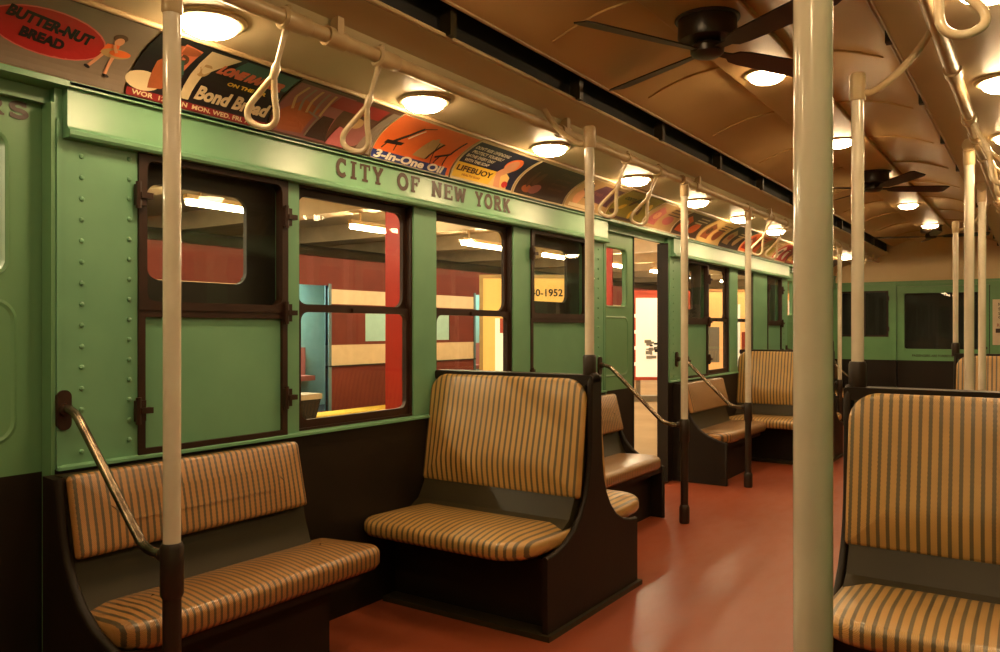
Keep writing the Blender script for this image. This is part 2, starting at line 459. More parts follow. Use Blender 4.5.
# ------------------------------------------------------------------ ceiling
half = [(.0, 2.014), (.03, 2.016), (.045, 2.06), (.075, 2.105), (.13, 2.145), (.20, 2.172), (.262, 2.182),   # behind the advertisement panels
        (.268, 2.194), (.40, 2.204), (.52, 2.207), (.56, 2.215), (.585, 2.235), (.60, 2.262), (.66, 2.288), (.73, 2.302), (.735, 2.318)]
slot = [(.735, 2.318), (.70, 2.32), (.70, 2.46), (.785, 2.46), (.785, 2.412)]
dome = [(.785, 2.412), (.79, 2.405), (.81, 2.408), (.86, 2.437), (.95, 2.475), (1.07, 2.51), (1.245, 2.53)]
def zdome(d):
    d = min(d, 2.81-d)
    for (a, za), (c, zc) in zip(dome[2:], dome[3:]):
        if a <= d <= c: return za+(zc-za)*(d-a)/(c-a)
    return 2.53
mb = MB()
def strip(pts, mi):
    ys = [YN, YF]
    rings = [[(XL+d, y, z) for d, z in pts] for y in ys]
    mb.loft(rings, mi, False, False, closed=False)
for mir in (0, 1):
    f = (lambda p: p) if not mir else (lambda p: (2.81-p[0], p[1]))
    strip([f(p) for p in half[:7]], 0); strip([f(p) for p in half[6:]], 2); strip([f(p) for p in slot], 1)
strip(dome + [(2.81-d, z) for d, z in reversed(dome)], 0)
# raised centre strip that carries lamps and fans
mb.prism([(XL+1.405-.165, 2.51), (XL+1.405+.165, 2.51), (XL+1.405+.158, 2.505), (XL+1.405-.158, 2.505)][::1], 'y', YN, YF, 0)
mb.prism([(XL+1.405-.165, 2.535), (XL+1.405+.165, 2.535), (XL+1.405+.165, 2.51), (XL+1.405-.165, 2.51)], 'y', YN, YF, 0)
# pressed ribs across the dome
y = -.05
while y < YF-.2:
    ds = [.80+.06*k for k in range(8)]
    for mir in (0, 1):
        pts = []
        for d in [.80, .86, .92, .98, 1.04, 1.10, 1.16, 1.24]:
            dd = d if not mir else 2.81-d
            pts.append((XL+dd, y, zdome(d)-.002))
        mb.tube(pts, .006, 8, 0)
    y += .97
ceiling = struct(mb.build('ceiling', [M['cream'], M['black'], M['cove']], angle=30))
mb = MB(); mb.box(XL-.14, XR+.14, YN, YF, 2.62, 2.66); struct(mb.build('ceiling_roof', M['dark'], smooth=False))
# lintel bead where the slot meets the dome
for sgn in (0, 1):
    mb = MB(); x = XL+.79 if not sgn else XR-.79
    mb.tube([(x, YN, 2.408), (x, YF, 2.408)], .010, 8); new_trim(mb, M['pipe'])
    mb = MB(); x = XL+.735 if not sgn else XR-.735
    mb.tube([(x, YN, 2.312), (x, YF, 2.312)], .009, 8); new_trim(mb, M['pipe'])
    mb = MB(); x = XL+.266 if not sgn else XR-.266
    mb.tube([(x, YN, 2.186), (x, YF, 2.186)], .009, 8); new_trim(mb, M['pipe'])
    mb = MB()         # small bracket plates in the ventilation slot
    y = .35
    while y < YF:
        x = XL+.735 if not sgn else XR-.735; s = 1 if not sgn else -1
        mb.box(x-.02*s, x+.03*s, y, y+.035, 2.31, 2.41); y += .97
    new_trim(mb, M['olive'])

# ------------------------------------------------------------------ end walls
def end_wall(name, y, s):
    root = MB()
    t = .1*s
    Y0, Y1 = min(y, y+t), max(y, y+t)
    wx0, wx1 = -2.44, -1.80          # window
    dx0, dx1 = -1.62, -.66           # door glass
    G = 0
    root.box(XL-.02, wx0, Y0, Y1, Z_SILL, 1.9, G); root.box(wx0, wx1, Y0, Y1, Z_SILL, 1.14, G); root.box(wx0, wx1, Y0, Y1, 1.79, 1.9, G)
    root.box(wx1, -1.70, Y0, Y1, Z_SILL, 1.9, G); root.box(-.58, XR+.02, Y0, Y1, Z_SILL, 1.9, G); root.box(-1.70, -.58, Y0, Y1, 1.84, 1.9, G)
    root.box(XL-.02, -1.70, Y0, Y1, 0, Z_SILL, 1); root.box(-.58, XR+.02, Y0, Y1, 0, Z_SILL, 1)
    root.box(XL-.02, XR+.02, Y0, Y1, 1.9, 2.62, 2)
    f = y-.012*s if s > 0 else y-.012*s
    root.box(wx1+.02, -1.695, min(y-.02*s, y), max(y-.02*s, y), 0.0, 1.9, G if False else 0)
    root.box(wx1+.02, -1.695, min(y-.022*s, y), max(y-.022*s, y), 0.0, Z_SILL, 1)
    root.box(XL, XR, min(y-.03*s, y), max(y-.03*s, y), 1.885, 1.915, 0)
    root.box(XL+.55, XR-.55, min(y-.012*s, y), max(y-.012*s, y), 1.975, 1.99, 2)
    w = struct(root.build(name, [M['far_green'], M['dark'], M['endcream']]))
    return w
end_wall('wall_far', YF, 1); end_wall('wall_near', YN, -1)
def ybox(mb, x0, x1, z0, z1, ya, yb, mi=0): mb.box(x0, x1, min(ya, yb), max(ya, yb), z0, z1, mi)
def yframe(mb, x0, x1, z0, z1, t, ya, yb, r=.03, mi=0, seg=6):
    inner = rrect(x0+t, x1-t, z0+t, z1-t, r, seg); outer = []
    C = [(x0, z0), (x1, z0), (x1, z1), (x0, z1)]
    for q in range(4):
        for k in range(seg+1):
            iy, iz = inner[q*(seg+1)+k]; cy, cz = C[q]
            if k == seg//2: outer.append((cy, cz))
            elif (k < seg//2) == (q in (0, 2)): outer.append((cy, iz))
            else: outer.append((iy, cz))
    n = len(inner)
    vs = [(p[0], ya, p[1]) for p in outer]+[(p[0], ya, p[1]) for p in inner]+[(p[0], yb, p[1]) for p in outer]+[(p[0], yb, p[1]) for p in inner]; fs = []
    for i in range(n):
        j = (i+1) % n
        fs += [(i, j, n+j, n+i), (2*n+i, 3*n+i, 3*n+j, 2*n+j), (i, 2*n+i, 2*n+j, j), (n+i, n+j, 3*n+j, 3*n+i)]
    mb.add(vs, fs, mi)
def end_fit(y, s):
    global wn, dn
    wn += 1; r = struct(empty('window_%d' % wn, (0, 0, 0)))
    mb = MB(); yframe(mb, -2.44, -1.80, 1.14, 1.79, .025, y-.008*s, y+.04*s, .02); mb.build('window_frame', M['window_brown'], r)
    mb = MB(); ybox(mb, -2.12, -2.10, 1.16, 1.77, y+.0*s, y+.03*s); ybox(mb, -2.28, -2.265, 1.16, 1.77, y+.0*s, y+.03*s); mb.build('window_bar', M['window_brown'], r)
    mb = MB(); ybox(mb, -2.42, -1.82, 1.16, 1.77, y+.03*s, y+.034*s); mb.build('window_pane', M['glass'], r, smooth=False)
    mb = MB(); ybox(mb, -2.46, -1.78, 1.12, 1.81, y+.11*s, y+.14*s); mb.build('blackout_board', M['black'], r, smooth=False)  # black sheet added behind the pane so the glass stays dark
    for z in (1.25, 1.68):
        mb = MB(); ybox(mb, -1.82, -1.79, z-.03, z+.03, y-.035*s, y); mb.build('latch', M['window_brown'], r)
    dn += 1; r = struct(empty('door_%d' % dn, (0, 0, 0)))
    mb = MB(); yframe(mb, -1.69, -.59, Z_SILL+.07, 1.835, .09, y-.0*s, y+.04*s, .03); ybox(mb, -1.69, -.59, Z_SILL, .885, y+.0*s, y+.04*s); lf = mb.build('door_leaf', M['far_green'], r)
    mb = MB(); yframe(mb, -1.61, -.67, .96, 1.765, .012, y-.006*s, y, .03); mb.build('window_bead', M['far_green'], lf)
    mb = MB(); ybox(mb, -1.69, -.59, 0.01, Z_SILL, y+.0*s, y+.04*s); mb.build('kick_plate', M['dark'], lf)
    mb = MB(); ybox(mb, -1.61, -.67, .95, 1.78, y+.02*s, y+.024*s); mb.build('window_pane', M['glass'], lf, smooth=False)
    mb = MB(); ybox(mb, -1.65, -.63, .92, 1.80, y+.10*s, y+.14*s); mb.build('blackout_board', M['black'], r, smooth=False)  # added black backing keeps the door glass dark for its reflections
    mb = MB(); mb.lathe([(0.001, 0), (.022, .004), (.026, .02), (.018, .035), (.001, .04)], (-.63, y-.05*s, .98), 12); mb.build('door_knob', M['window_brown'], lf)
    if s > 0:   # the small painted notice under the glass; only its run of letters can be made out
        mb = MB()
        put_text(mb, lambda u, v: (u, y-.003, v), 'PASSENGERS ARE FORBIDDEN TO STAND', .045, -1.50, .868, .0012, width=.74)
        mb.build('painted_notice', M['olive'], lf, smooth=False)
    return r
end_fit(YF, 1); end_fit(YN, -1)

# white notice on the far wall, cut by the poles
root = empty('wall_notice', (-.43, YF-.012, 1.04))
mb = MB(); mb.box(-.12, .13, -.006, .006, 0, .60); mb.build('notice_board', flat('notice_cream', (.75, .66, .48)), root)
mb = MB()
for (tx, z, w) in (('NO', .515, .07), ('SPIT', .455, .11), ('SMOKE', .395, .15), ('OR', .345, .09)):
    wd = MB(); put_text(wd, lambda u, v: (u, -.008, v), tx, .055, -.055, z, .001, width=w); wd.build('lettering', flat('notice_brown', (.04, .02, .015)) if 'notice_brown' not in bpy.data.materials else bpy.data.materials['notice_brown'], root, smooth=False)
mb.box(-.085, .10, -.0085, -.0075, .16, .215)
mb.build('dark_bar', bpy.data.materials['notice_brown'], root, smooth=False)
mb = MB(); put_text(mb, lambda u, v: (u, -.008, v), 'RULES', .06, -.07, .24, .001, width=.14)
mb.build('red_lettering', flat('notice_red', (.4, .12, .06)), root, smooth=False)
tag(root, 'cream paper notice on green end wall beyond the right hand poles', 'sign')

# ------------------------------------------------------------------ painted lettering
def stroke_letter(ch):
    """slab letters in a box 1 high: (list of thick polylines, width)"""
    H = 1
    def arc(cx, cy, rx, ry, a0, a1, n=14): return [(cx+rx*math.cos(math.radians(a0+(a1-a0)*k/n)), cy+ry*math.sin(math.radians(a0+(a1-a0)*k/n))) for k in range(n+1)]
    s = .0
    L = {
     'C': ([arc(.42, .5, .34, .42, 50, 310), [(.66, .98), (.66, .68)]], .8),
     'I': ([[(.3, .08), (.3, .92)], [(.08, .93), (.52, .93)], [(.08, .07), (.52, .07)]], .6),
     'T': ([[(.42, .08), (.42, .92)], [(.04, .92), (.80, .92)], [(.2, .07), (.64, .07)], [(.06, .95), (.06, .70)], [(.78, .95), (.78, .70)]], .84),
     'Y': ([[(.12, .92), (.44, .48)], [(.76, .92), (.44, .48)], [(.44, .5), (.44, .08)], [(0, .93), (.28, .93)], [(.60, .93), (.88, .93)], [(.24, .07), (.64, .07)]], .88),
     'O': ([arc(.45, .5, .36, .42, 2, 354, 24)], .9),
     'F': ([[(.18, .08), (.18, .92)], [(.04, .92), (.74, .92)], [(.18, .52), (.52, .52)], [(.04, .07), (.36, .07)], [(.73, .95), (.73, .72)], [(.52, .62), (.52, .42)]], .78),
     'N': ([[(.16, .08), (.16, .92)], [(.74, .08), (.74, .92)], [(.16, .92), (.74, .08)], [(.0, .93), (.2, .93)], [(.0, .07), (.32, .07)], [(.58, .93), (.9, .93)]], .9),
     'E': ([[(.18, .08), (.18, .92)], [(.04, .92), (.74, .92)], [(.18, .52), (.52, .52)], [(.04, .08), (.74, .08)], [(.73, .95), (.73, .72)], [(.73, .05), (.73, .28)], [(.52, .62), (.52, .42)]], .78),
     'W': ([[(.10, .92), (.30, .08)], [(.30, .08), (.54, .86)], [(.54, .86), (.78, .08)], [(.78, .08), (.98, .92)], [(-.02, .93), (.24, .93)], [(.84, .93), (1.1, .93)]], 1.1),
     'R': ([[(.18, .08), (.18, .92)], [(.04, .92), (.48, .92)]+arc(.48, .70, .22, .22, 90, -90, 10)+[(.18, .48)], [(.42, .48), (.74, .08)], [(.04, .07), (.36, .07)], [(.64, .07), (.88, .07)]], .88),
     'K': ([[(.18, .08), (.18, .92)], [(.20, .42), (.70, .92)], [(.38, .58), (.74, .08)], [(.04, .93), (.34, .93)], [(.04, .07), (.36, .07)], [(.56, .93), (.86, .93)], [(.62, .07), (.90, .07)]], .92),
     'S': ([arc(.40, .70, .28, .22, 40, 270, 12)+arc(.40, .28, .30, .22, 90, -140, 12), [(.66, .98), (.66, .74)], [(.10, .02), (.10, .28)]], .8),
    }
    return L[ch]
def stroke_word(mb, word, fn, u0, u1, v0, h, th=.25):
    tot = sum(stroke_letter(c)[1] for c in word)+.22*(len(word)-1)
    k = (u1-u0)/tot; u = u0; nq = 0
    for c in word:
        ls, w = stroke_letter(c)
        for pl in ls:
            serif = len(pl) == 2 and (abs(pl[0][1]-pl[1][1]) < .01 or (abs(pl[0][0]-pl[1][0]) < .01 and abs(pl[0][1]-pl[1][1]) < .35))
            t = th*(.55 if serif else 1)*.5
            for (a, b_) in zip(pl, pl[1:]):
                dx, dy = b_[0]-a[0], b_[1]-a[1]; L = math.hypot(dx, dy) or 1; nx, ny = -dy/L*t, dx/L*t; ex, ey = dx/L*t*.35, dy/L*t*.35
                q = [(a[0]-ex+nx, a[1]-ey+ny), (a[0]-ex-nx, a[1]-ey-ny), (b_[0]+ex-nx, b_[1]+ey-ny), (b_[0]+ex+nx, b_[1]+ey+ny)]
                nq += 1; mb.add([tuple(Vector(fn(u+p[0]*k, v0+p[1]*h))+Vector((.00004*nq, 0, 0))) for p in q], [(0, 1, 2, 3)])
        u += (w+.22)*k
M['letter'] = paint('brown_sign_paint', (.045, .020, .008), rough=.45)
M['letter2'] = paint('old_gold_sign_paint', (.16, .13, .03), rough=.45)
mb = MB(); fn = lambda u, v: (XL+.0318, u, v)
for w, a, c in (('CITY', 2.445, 2.735), ('OF', 2.835, 2.995), ('NEW', 3.09, 3.37), ('YORK', 3.455, 3.79)):
    stroke_word(mb, w, fn, a, c, 1.905, .078)
mb.build('lettering', M['letter'], header_left, smooth=False)
# over the first door only the last two letters fall inside the picture
mb = MB(); stroke_word(mb, 'RS', lambda u, v: (XL-.0585, u, v), 1.10, 1.23, 1.893, .050); 
o = mb.build('trim_90', M['letter'], smooth=False); struct(o)

# ------------------------------------------------------------------ advertisements in the cove
def bez(t):
    P0, P1, P2 = (.046, 2.018), (.075, 2.125), (.258, 2.178)
    a, b_, c = (1-t)**2, 2*t*(1-t), t*t
    d = a*P0[0]+b_*P1[0]+c*P2[0]; z = a*P0[1]+b_*P1[1]+c*P2[1]
    tx = 2*(1-t)*(P1[0]-P0[0])+2*t*(P2[0]-P1[0]); tz = 2*(1-t)*(P1[1]-P0[1])+2*t*(P2[1]-P1[1]); L = math.hypot(tx, tz)
    return d, z, tz/L, -tx/L
AH = .285; AW = .573
class Ad:
    """a curved card; art in card units u 0..AW (reading direction), v 0..AH"""
    def __init__(s, side, y0, w=AW):
        s.side = side; s.y0 = y0; s.w = w; s.mb = MB(); s.mats = []; s.k = 0
    def fn(s, lift):
        def f(u, v):
            d, z, nd, nz = bez(max(0, min(1, v/AH))); y = s.y0+u if s.side == 'left' else s.y0+s.w-u
            return (WX(s.side, d+nd*lift), y, z+nz*lift)
        return f
    def mi(s, mat):
        if mat not in s.mats: s.mats.append(mat)
        return s.mats.index(mat)
    def rect(s, u0, u1, v0, v1, mat, lift=None, n=None):
        s.k += 1; f = s.fn(.0012+.00022*s.k if lift is None else lift); n = n or max(2, int((v1-v0)/.02))
        s.mb.loft([[f(u0, v0+(v1-v0)*i/n), f(u1, v0+(v1-v0)*i/n)] for i in range(n+1)], s.mi(mat), False, False, closed=False)
    def oval(s, cu, cv, ru, rv, mat, n=28, rot=0, sq=1):
        s.k += 1; f = s.fn(.0012+.00022*s.k); rings = []
        for q in (1, .66, .33, .02):
            R = []
            for i in range(n):
                a = 2*PI*i/n; x, y = q*ru*math.cos(a), q*rv*math.sin(a)
                R.append(f(cu+x*math.cos(rot)-y*math.sin(rot), cv+x*math.sin(rot)+y*math.cos(rot)))
            rings.append(R)
        s.mb.loft(rings, s.mi(mat), False, True)
    def poly(s, pts, mat):
        """convex-ish polygon filled from its centre"""
        s.k += 1; f = s.fn(.0012+.00022*s.k); cu = sum(p[0] for p in pts)/len(pts); cv = sum(p[1] for p in pts)/len(pts)
        dense = []
        for a, b_ in zip(pts, pts[1:]+pts[:1]):
            for k in range(4): dense.append((a[0]+(b_[0]-a[0])*k/4, a[1]+(b_[1]-a[1])*k/4))
        s.mb.loft([[f(cu+(p[0]-cu)*q, cv+(p[1]-cv)*q) for p in dense] for q in (1, .7, .4, .02)], s.mi(mat), False, True)
    def line(s, pts, w, mat):
        for a, b_ in zip(pts, pts[1:]):
            dx, dy = b_[0]-a[0], b_[1]-a[1]; L = math.hypot(dx, dy) or 1; nx, ny = -dy/L*w/2, dx/L*w/2
            s.poly([(a[0]+nx, a[1]+ny), (a[0]-nx, a[1]-ny), (b_[0]-nx, b_[1]-ny), (b_[0]+nx, b_[1]+ny)], mat)
    def text(s, body, size, u, v, mat, bold=0, width=None, shear=0, align='LEFT', slope=0):
        s.k += 1; put_text(s.mb, s.fn(.0014+.00022*s.k), body, size, u, v, bold, s.mi(mat), width, align, shear, slope)
    def done(s, label, group='advertising cards in the ceiling cove'):
        root = empty('advertisement', (WX(s.side, .15), s.y0+s.w/2, 2.10))
        base = MB(); f = s.fn(.0); g = s.fn(-.002); n = 14
        outer = [f(.004, AH*i/n) for i in range(n+1)]; 
        base.loft([[s.fn(.0008)(u, AH*i/n) for i in range(n+1)]+[s.fn(-.0015)(u, AH*(n-i)/n) for i in range(n+1)] for u in (.003, s.w-.003)], 0)
        card = base.build('card', s.border, None)
        art = s.mb.build('artwork', s.mats, None, smooth=False)
        for o in (card, art):
            o.parent = root; o.matrix_parent_inverse = Matrix.Translation(-root.location)
        tag(root, label, 'advertisement', None); return root
A = {k: flat('ink_'+k, c, .42) for k, c in dict(grey=(.21, .165, .12), red=(.42, .02, .02), dkred=(.24, .015, .015), pink=(.62, .16, .13), black=(.012, .010, .012), cream=(.66, .53, .32),
      orange=(.75, .15, .03), salmon=(.60, .16, .08), yellow=(.78, .50, .05), blue=(.02, .035, .19), navy=(.015, .02, .05), white=(.8, .74, .6), brown=(.085, .04, .02), dkbrown=(.04, .02, .012),
      skin=(.62, .30, .16), purple=(.11, .04, .07), olive=(.30, .25, .04), tan=(.45, .29, .12), mauve=(.25, .09, .08), teal=(.04, .12, .10), rose=(.45, .12, .12), green=(.05, .10, .04), straw=(.75, .50, .18), rust=(.33, .09, .03)).items()}
ADL = []
def ad(y0, border, side='left', w=AW):
    a = Ad(side, y0, w); a.border = A[border]; return a
def frame(a, mat, m=.012): a.rect(m, a.w-m, m, AH-m, A[mat])
# 1 bread: grey card, red oval, child with a loaf
a = ad(.905, 'grey'); frame(a, 'grey', .004)
a.oval(.300, .152, .170, .086, A['pink'], rot=-.05); a.oval(.300, .152, .165, .081, A['red'], rot=-.05)
a.text('BUTTER-NUT', .052, .170, .178, A['black'], .0030, width=.25, slope=-.11); a.text('BREAD', .048, .225, .118, A['black'], .0030, width=.128, slope=-.10)
a.oval(.488, .212, .022, .016, A['brown']); a.oval(.492, .198, .014, .016, A['skin']); a.poly([(.462, .18), (.50, .185), (.508, .14), (.455, .14)], A['orange'])
a.oval(.503, .150, .046, .020, A['tan'], rot=.10); a.oval(.515, .154, .034, .014, A['orange'], rot=.10); a.line([(.466, .135), (.452, .10), (.440, .078)], .011, A['skin']); a.line([(.500, .132), (.498, .09), (.496, .06)], .011, A['skin'])
a.oval(.436, .072, .011, .006, A['black'], rot=-.5); a.oval(.500, .054, .012, .006, A['black'], rot=-.3); a.line([(.482, .185), (.502, .155)], .009, A['skin'])
a.done('grey card above the shut door with a red oval and a running child')
# 2 bread: dark card with pale gothic name, red foot
a = ad(1.48, 'black'); frame(a, 'black', .003)
a.rect(.003, a.w-.003, .002, .034, A['dkred']); a.oval(.05, .075, .062, .042, A['cream']); a.poly([(.07, .05), (.12, .06), (.15, .16), (.10, .24), (.06, .17)], A['rust'])
a.poly([(.11, .12), (.16, .13), (.17, .26), (.10, .27)], A['salmon']); a.oval(.125, .20, .03, .028, A['brown']); a.oval(.12, .245, .05, .018, A['rust']); a.line([(.14, .06), (.16, .14), (.13, .2)], .022, A['teal'])
a.poly([(.19, .045), (.225, .045), (.235, .20), (.31, .275), (.19, .275)], A['cream']); a.oval(.225, .19, .024, .03, A['tan'])
a.poly([(.30, .205), (.565, .205), (.565, .28), (.33, .28)], A['teal'])
a.text('LONE RANGER', .048, .265, .200, A['salmon'], .0042, width=.28, shear=.25); a.text('ON THE AIR', .022, .335, .158, A['yellow'], .001, width=.17)
a.text('Bond Bread', .086, .242, .062, A['cream'], .0040, width=.315, shear=.12); a.text('WOR  1280 ON  MON. WED. FRI. 7:30', .028, .02, .010, A['cream'], .0008, width=.50)
a.done('dark bread card with pale gothic lettering on a red foot')
# 3 faded pink-grey card with folds of drapery
a = ad(2.055, 'brown'); frame(a, 'brown', .003)
a.rect(.01, .30, .01, .27, A['mauve']); a.poly([(.05, .02), (.17, .03), (.20, .17), (.10, .20), (.03, .12)], A['rust'])
for i in range(5): a.line([(.06+.035*i, .26), (.05+.04*i, .20), (.075+.035*i, .14)], .012, A['grey' if i % 2 else 'tan'])
a.rect(.22, .50, .205, .268, A['dkred']); a.poly([(.19, .02), (.30, .02), (.29, .15), (.23, .15)], A['dkbrown']); a.line([(.185, .02), (.215, .13), (.15, .15)], .009, A['grey'])
a.poly([(.30, .01), (.42, .01), (.40, .11), (.34, .12)], A['rose']); a.oval(.44, .11, .06, .08, A['mauve']); a.poly([(.47, .01), (.565, .01), (.565, .27), (.52, .27), (.50, .12)], A['grey'])
a.oval(.41, .16, .035, .03, A['tan'])
a.done('faded mauve and brown card with a torn red banner')
# 4 orange oil card
a = ad(2.63, 'cream'); frame(a, 'orange', .006)
a.rect(.004, a.w-.03, .003, .052, A['blue']); a.text('3-in-One Oil', .064, .02, .010, A['white'], .0026, width=.50, shear=.2)
a.poly([(.05, .10), (.16, .11), (.17, .13), (.06, .125)], A['black']); a.line([(.10, .12), (.16, .18), (.20, .24)], .018, A['black']); a.line([(.17, .16), (.22, .23)], .009, A['white']); a.line([(.07, .11), (.05, .07)], .009, A['black']); a.line([(.13, .115), (.13, .07)], .007, A['black']); a.line([(.20, .24), (.26, .26)], .006, A['black'])
a.poly([(.26, .075), (.35, .07), (.40, .19), (.31, .20)], A['tan']); a.poly([(.35, .07), (.365, .075), (.415, .19), (.40, .19)], A['dkbrown']); a.oval(.34, .20, .014, .012, A['tan'])
a.line([(.41, .10), (.50, .14), (.52, .24)], .013, A['black']); a.line([(.44, .11), (.42, .06)], .008, A['black']); a.line([(.49, .13), (.49, .06)], .008, A['black']); a.line([(.40, .05), (.37, .19)], .005, A['black'])
a.done('bright orange oil card with white script on a blue foot')
# 5 soap card
a = ad(3.21, 'cream'); frame(a, 'navy', .014)
a.rect(.014, .36, .014, .118, A['yellow']); a.text('LIFEBUOY', .052, .030, .062, A['dkbrown'], .002, width=.31); a.text('HEALTH SOAP', .02, .09, .032, A['rust'], .0006, width=.16)
for i, tx in enumerate(('DON\'T RISK OFFENDING', 'PROTECT YOURSELF', 'BATHE EVERY DAY', 'WITH THIS SOAP')): a.text(tx, .028, .03+.012*(i % 2), .225-.031*i, A['white'], .0008, width=.30-.03*i)
a.oval(.43, .19, .065, .052, A['orange']); a.oval(.425, .175, .048, .052, A['skin']); a.poly([(.33, .014), (.50, .014), (.49, .10), (.43, .13), (.36, .10)], A['straw']); a.oval(.40, .13, .055, .03, A['skin'], rot=.6)
a.oval(.475, .045, .028, .024, A['red']); a.poly([(.38, .014), (.44, .014), (.40, .11), (.36, .09)], A['skin'])
a.done('navy and yellow soap card with a red-haired woman')
# 6 dark brown card
a = ad(3.79, 'cream'); frame(a, 'dkbrown', .010)
a.oval(.12, .06, .05, .03, A['rust']); a.oval(.20, .07, .06, .035, A['mauve'], rot=.4); a.oval(.17, .15, .03, .06, A['brown'], rot=-.3); a.oval(.11, .14, .02, .07, A['brown'])
for i in range(4): a.text('QUALITY FIRST' if i else 'FINEST', .036 if not i else .02, .32, .225-.042*i, A['brown'], .001, width=.18)
a.done('almost black card with brown figures beside the pole arm')
# 7 cream card with purple banner
a = ad(4.37, 'cream'); frame(a, 'tan', .012)
a.poly([(.18, .11), (.54, .08), (.54, .25), (.26, .25)], A['purple']); a.text('fresh daily', .05, .24, .16, A['mauve'], .001, width=.26, slope=-.05); a.oval(.12, .11, .05, .07, A['skin']); a.oval(.13, .20, .045, .035, A['brown']); a.rect(.05, .4, .02, .05, A['cream'])
a.done('cream card with a dark purple panel behind the first pair of straps')
# 8 olive yellow card
a = ad(4.95, 'olive'); frame(a, 'olive', .004)
for i in range(6): a.oval(.06+.09*i, .07+.06*(i % 3), .045, .022, A['yellow' if i % 2 else 'brown'], rot=.5*i)
a.text('corn flakes', .06, .06, .20, A['green'], .002, width=.36); a.rect(.02, .55, .01, .035, A['brown'])
a.done('mottled olive and yellow card over the open doorway')
# further cards along the cove, each its own colours
plan = [(5.53, 'white', 'tan', 'rose', 'pale tan card with pink shapes above the far edge of the doorway'),
        (6.10, 'cream', 'brown', 'orange', 'brown card with a scatter of orange'),
        (6.68, 'straw', 'straw', 'rust', 'straw yellow card with rust lettering'),
        (7.25, 'dkbrown', 'dkbrown', 'tan', 'dark card with a tan picture near the third pole'),
        (7.83, 'cream', 'orange', 'dkred', 'orange-red card with a cream edge'),
        (8.41, 'tan', 'tan', 'olive', 'tan card with olive lettering'),
        (8.98, 'cream', 'red', 'white', 'red card with white lettering'),
        (9.56, 'brown', 'rust', 'straw', 'rust card with straw spots'),
        (10.13, 'cream', 'teal', 'cream', 'dark teal card with a cream edge'),
        (10.71, 'tan', 'mauve', 'orange', 'mauve card with an orange picture'),
        (11.29, 'cream', 'navy', 'yellow', 'navy card with yellow spots, farthest of all')]
random.seed(3)
for i, (y0, bd, bg, fg, lab) in enumerate(plan):
    a = ad(y0, bd); frame(a, bg, .012)
    a.poly([(.05, .05), (.22, .04), (.25, .19), (.10, .24)], A[fg]); a.oval(.40, .12, .09, .05+.01*(i % 3), A[fg], rot=.3*i); a.oval(.16, .14, .05, .04, A[['skin', 'cream', 'brown', 'rust'][i % 4]])
    for k in range(3): a.rect(.30, .30+.16+.03*((i+k) % 3), .235-.03*k, .247-.03*k, A[['brown', 'cream'][i % 2]])
    a.done(lab)
# right hand cove, seen only from the side
plan = [(.905, 'cream', 'navy', 'yellow'), (1.48, 'tan', 'rust', 'cream'), (2.055, 'cream', 'teal', 'white'), (2.63, 'brown', 'tan', 'red'), (3.21, 'cream', 'orange', 'black'), (3.79, 'cream', 'olive', 'cream'),
        (4.37, 'tan', 'purple', 'straw'), (4.95, 'cream', 'rose', 'white'), (5.53, 'brown', 'brown', 'orange'), (6.10, 'cream', 'straw', 'dkred'), (6.68, 'cream', 'dkred', 'straw')]
for i, (y0, bd, bg, fg) in enumerate(plan):
    a = ad(y0, bd, 'right'); frame(a, bg, .012); a.poly([(.05, .05), (.22, .04), (.25, .19), (.10, .24)], A[fg]); a.oval(.40, .12, .09, .06, A[fg])
    a.done('%s card with %s shapes in the right hand cove' % ({'dkred': 'dark red'}.get(bg, bg), {'dkred': 'dark red'}.get(fg, fg)))

# ------------------------------------------------------------------ lamps
def make_lamp(kind='side'):
    root = empty('ceiling_light', (0, 0, 0))
    mb = MB(); mb.lathe([(.112, .004), (.112, -.004), (.106, -.010), (.097, -.012), (.090, -.010), (.086, -.006), (.086, .004)], n=36); mb.build('rim', M['lampring'], root)
    mb = MB(); mb.lathe([(.0875, -.004), (.086, -.014), (.078, -.028), (.061, -.039), (.035, -.046), (.004, -.048)], n=28); mb.build('glass_dome', M['lamp'], root)
    return root
lamp = Maker(make_lamp)
names_l = ['nearest left cove lamp, beside the foreground pole', 'left cove lamp above the orange oil card', 'left cove lamp above the dark brown card', 'left cove lamp crossed by a hanging strap', 'left cove lamp behind the pole beyond the doorway',
           'left cove lamp at the third pole, beyond the doorway', 'left cove lamp just past the third pole']
k = 0
for i in range(-2, 10):
    y = {-2: -.54, -1: .50, 0: 1.55, 1: 2.59, 2: 3.62, 3: 4.68, 4: 5.76, 5: 6.83, 6: 7.89, 7: 8.96, 8: 10.03, 9: 11.2}[i]
    for sd in ('left', 'right'):
        if sd == 'left' and 0 <= i < 7: lab = 'round ' + names_l[i]; grp = None
        else: lab = 'round cream-rimmed lamp glowing in the %s cove, %s' % (sd, 'far down the car' if i > 0 else 'near the viewer'); grp = '%s cove lamps %s' % (sd, 'far down the car' if i > 0 else 'near the viewer')
        lamp('s', (WX(sd, .395), y, 2.203), 0, lab, 'ceiling light', grp)
cl = ['centre ceiling lamp behind the near fan blade', 'centre ceiling lamp beside the first right hand pole', 'centre ceiling lamp behind the second fan', 'centre ceiling lamp below the second fan, fully visible', 'centre ceiling lamp behind the farthest fan']
for i, y in enumerate((.9, 2.2, 4.0, 5.7, 7.4, 9.0, 10.9)):
    lamp('s', (XL+1.405, y, 2.505), 0, 'round ' + (cl[i-2] if i > 1 else ('centre ceiling lamp almost overhead' if i else 'centre ceiling lamp behind the viewer')), 'ceiling light')

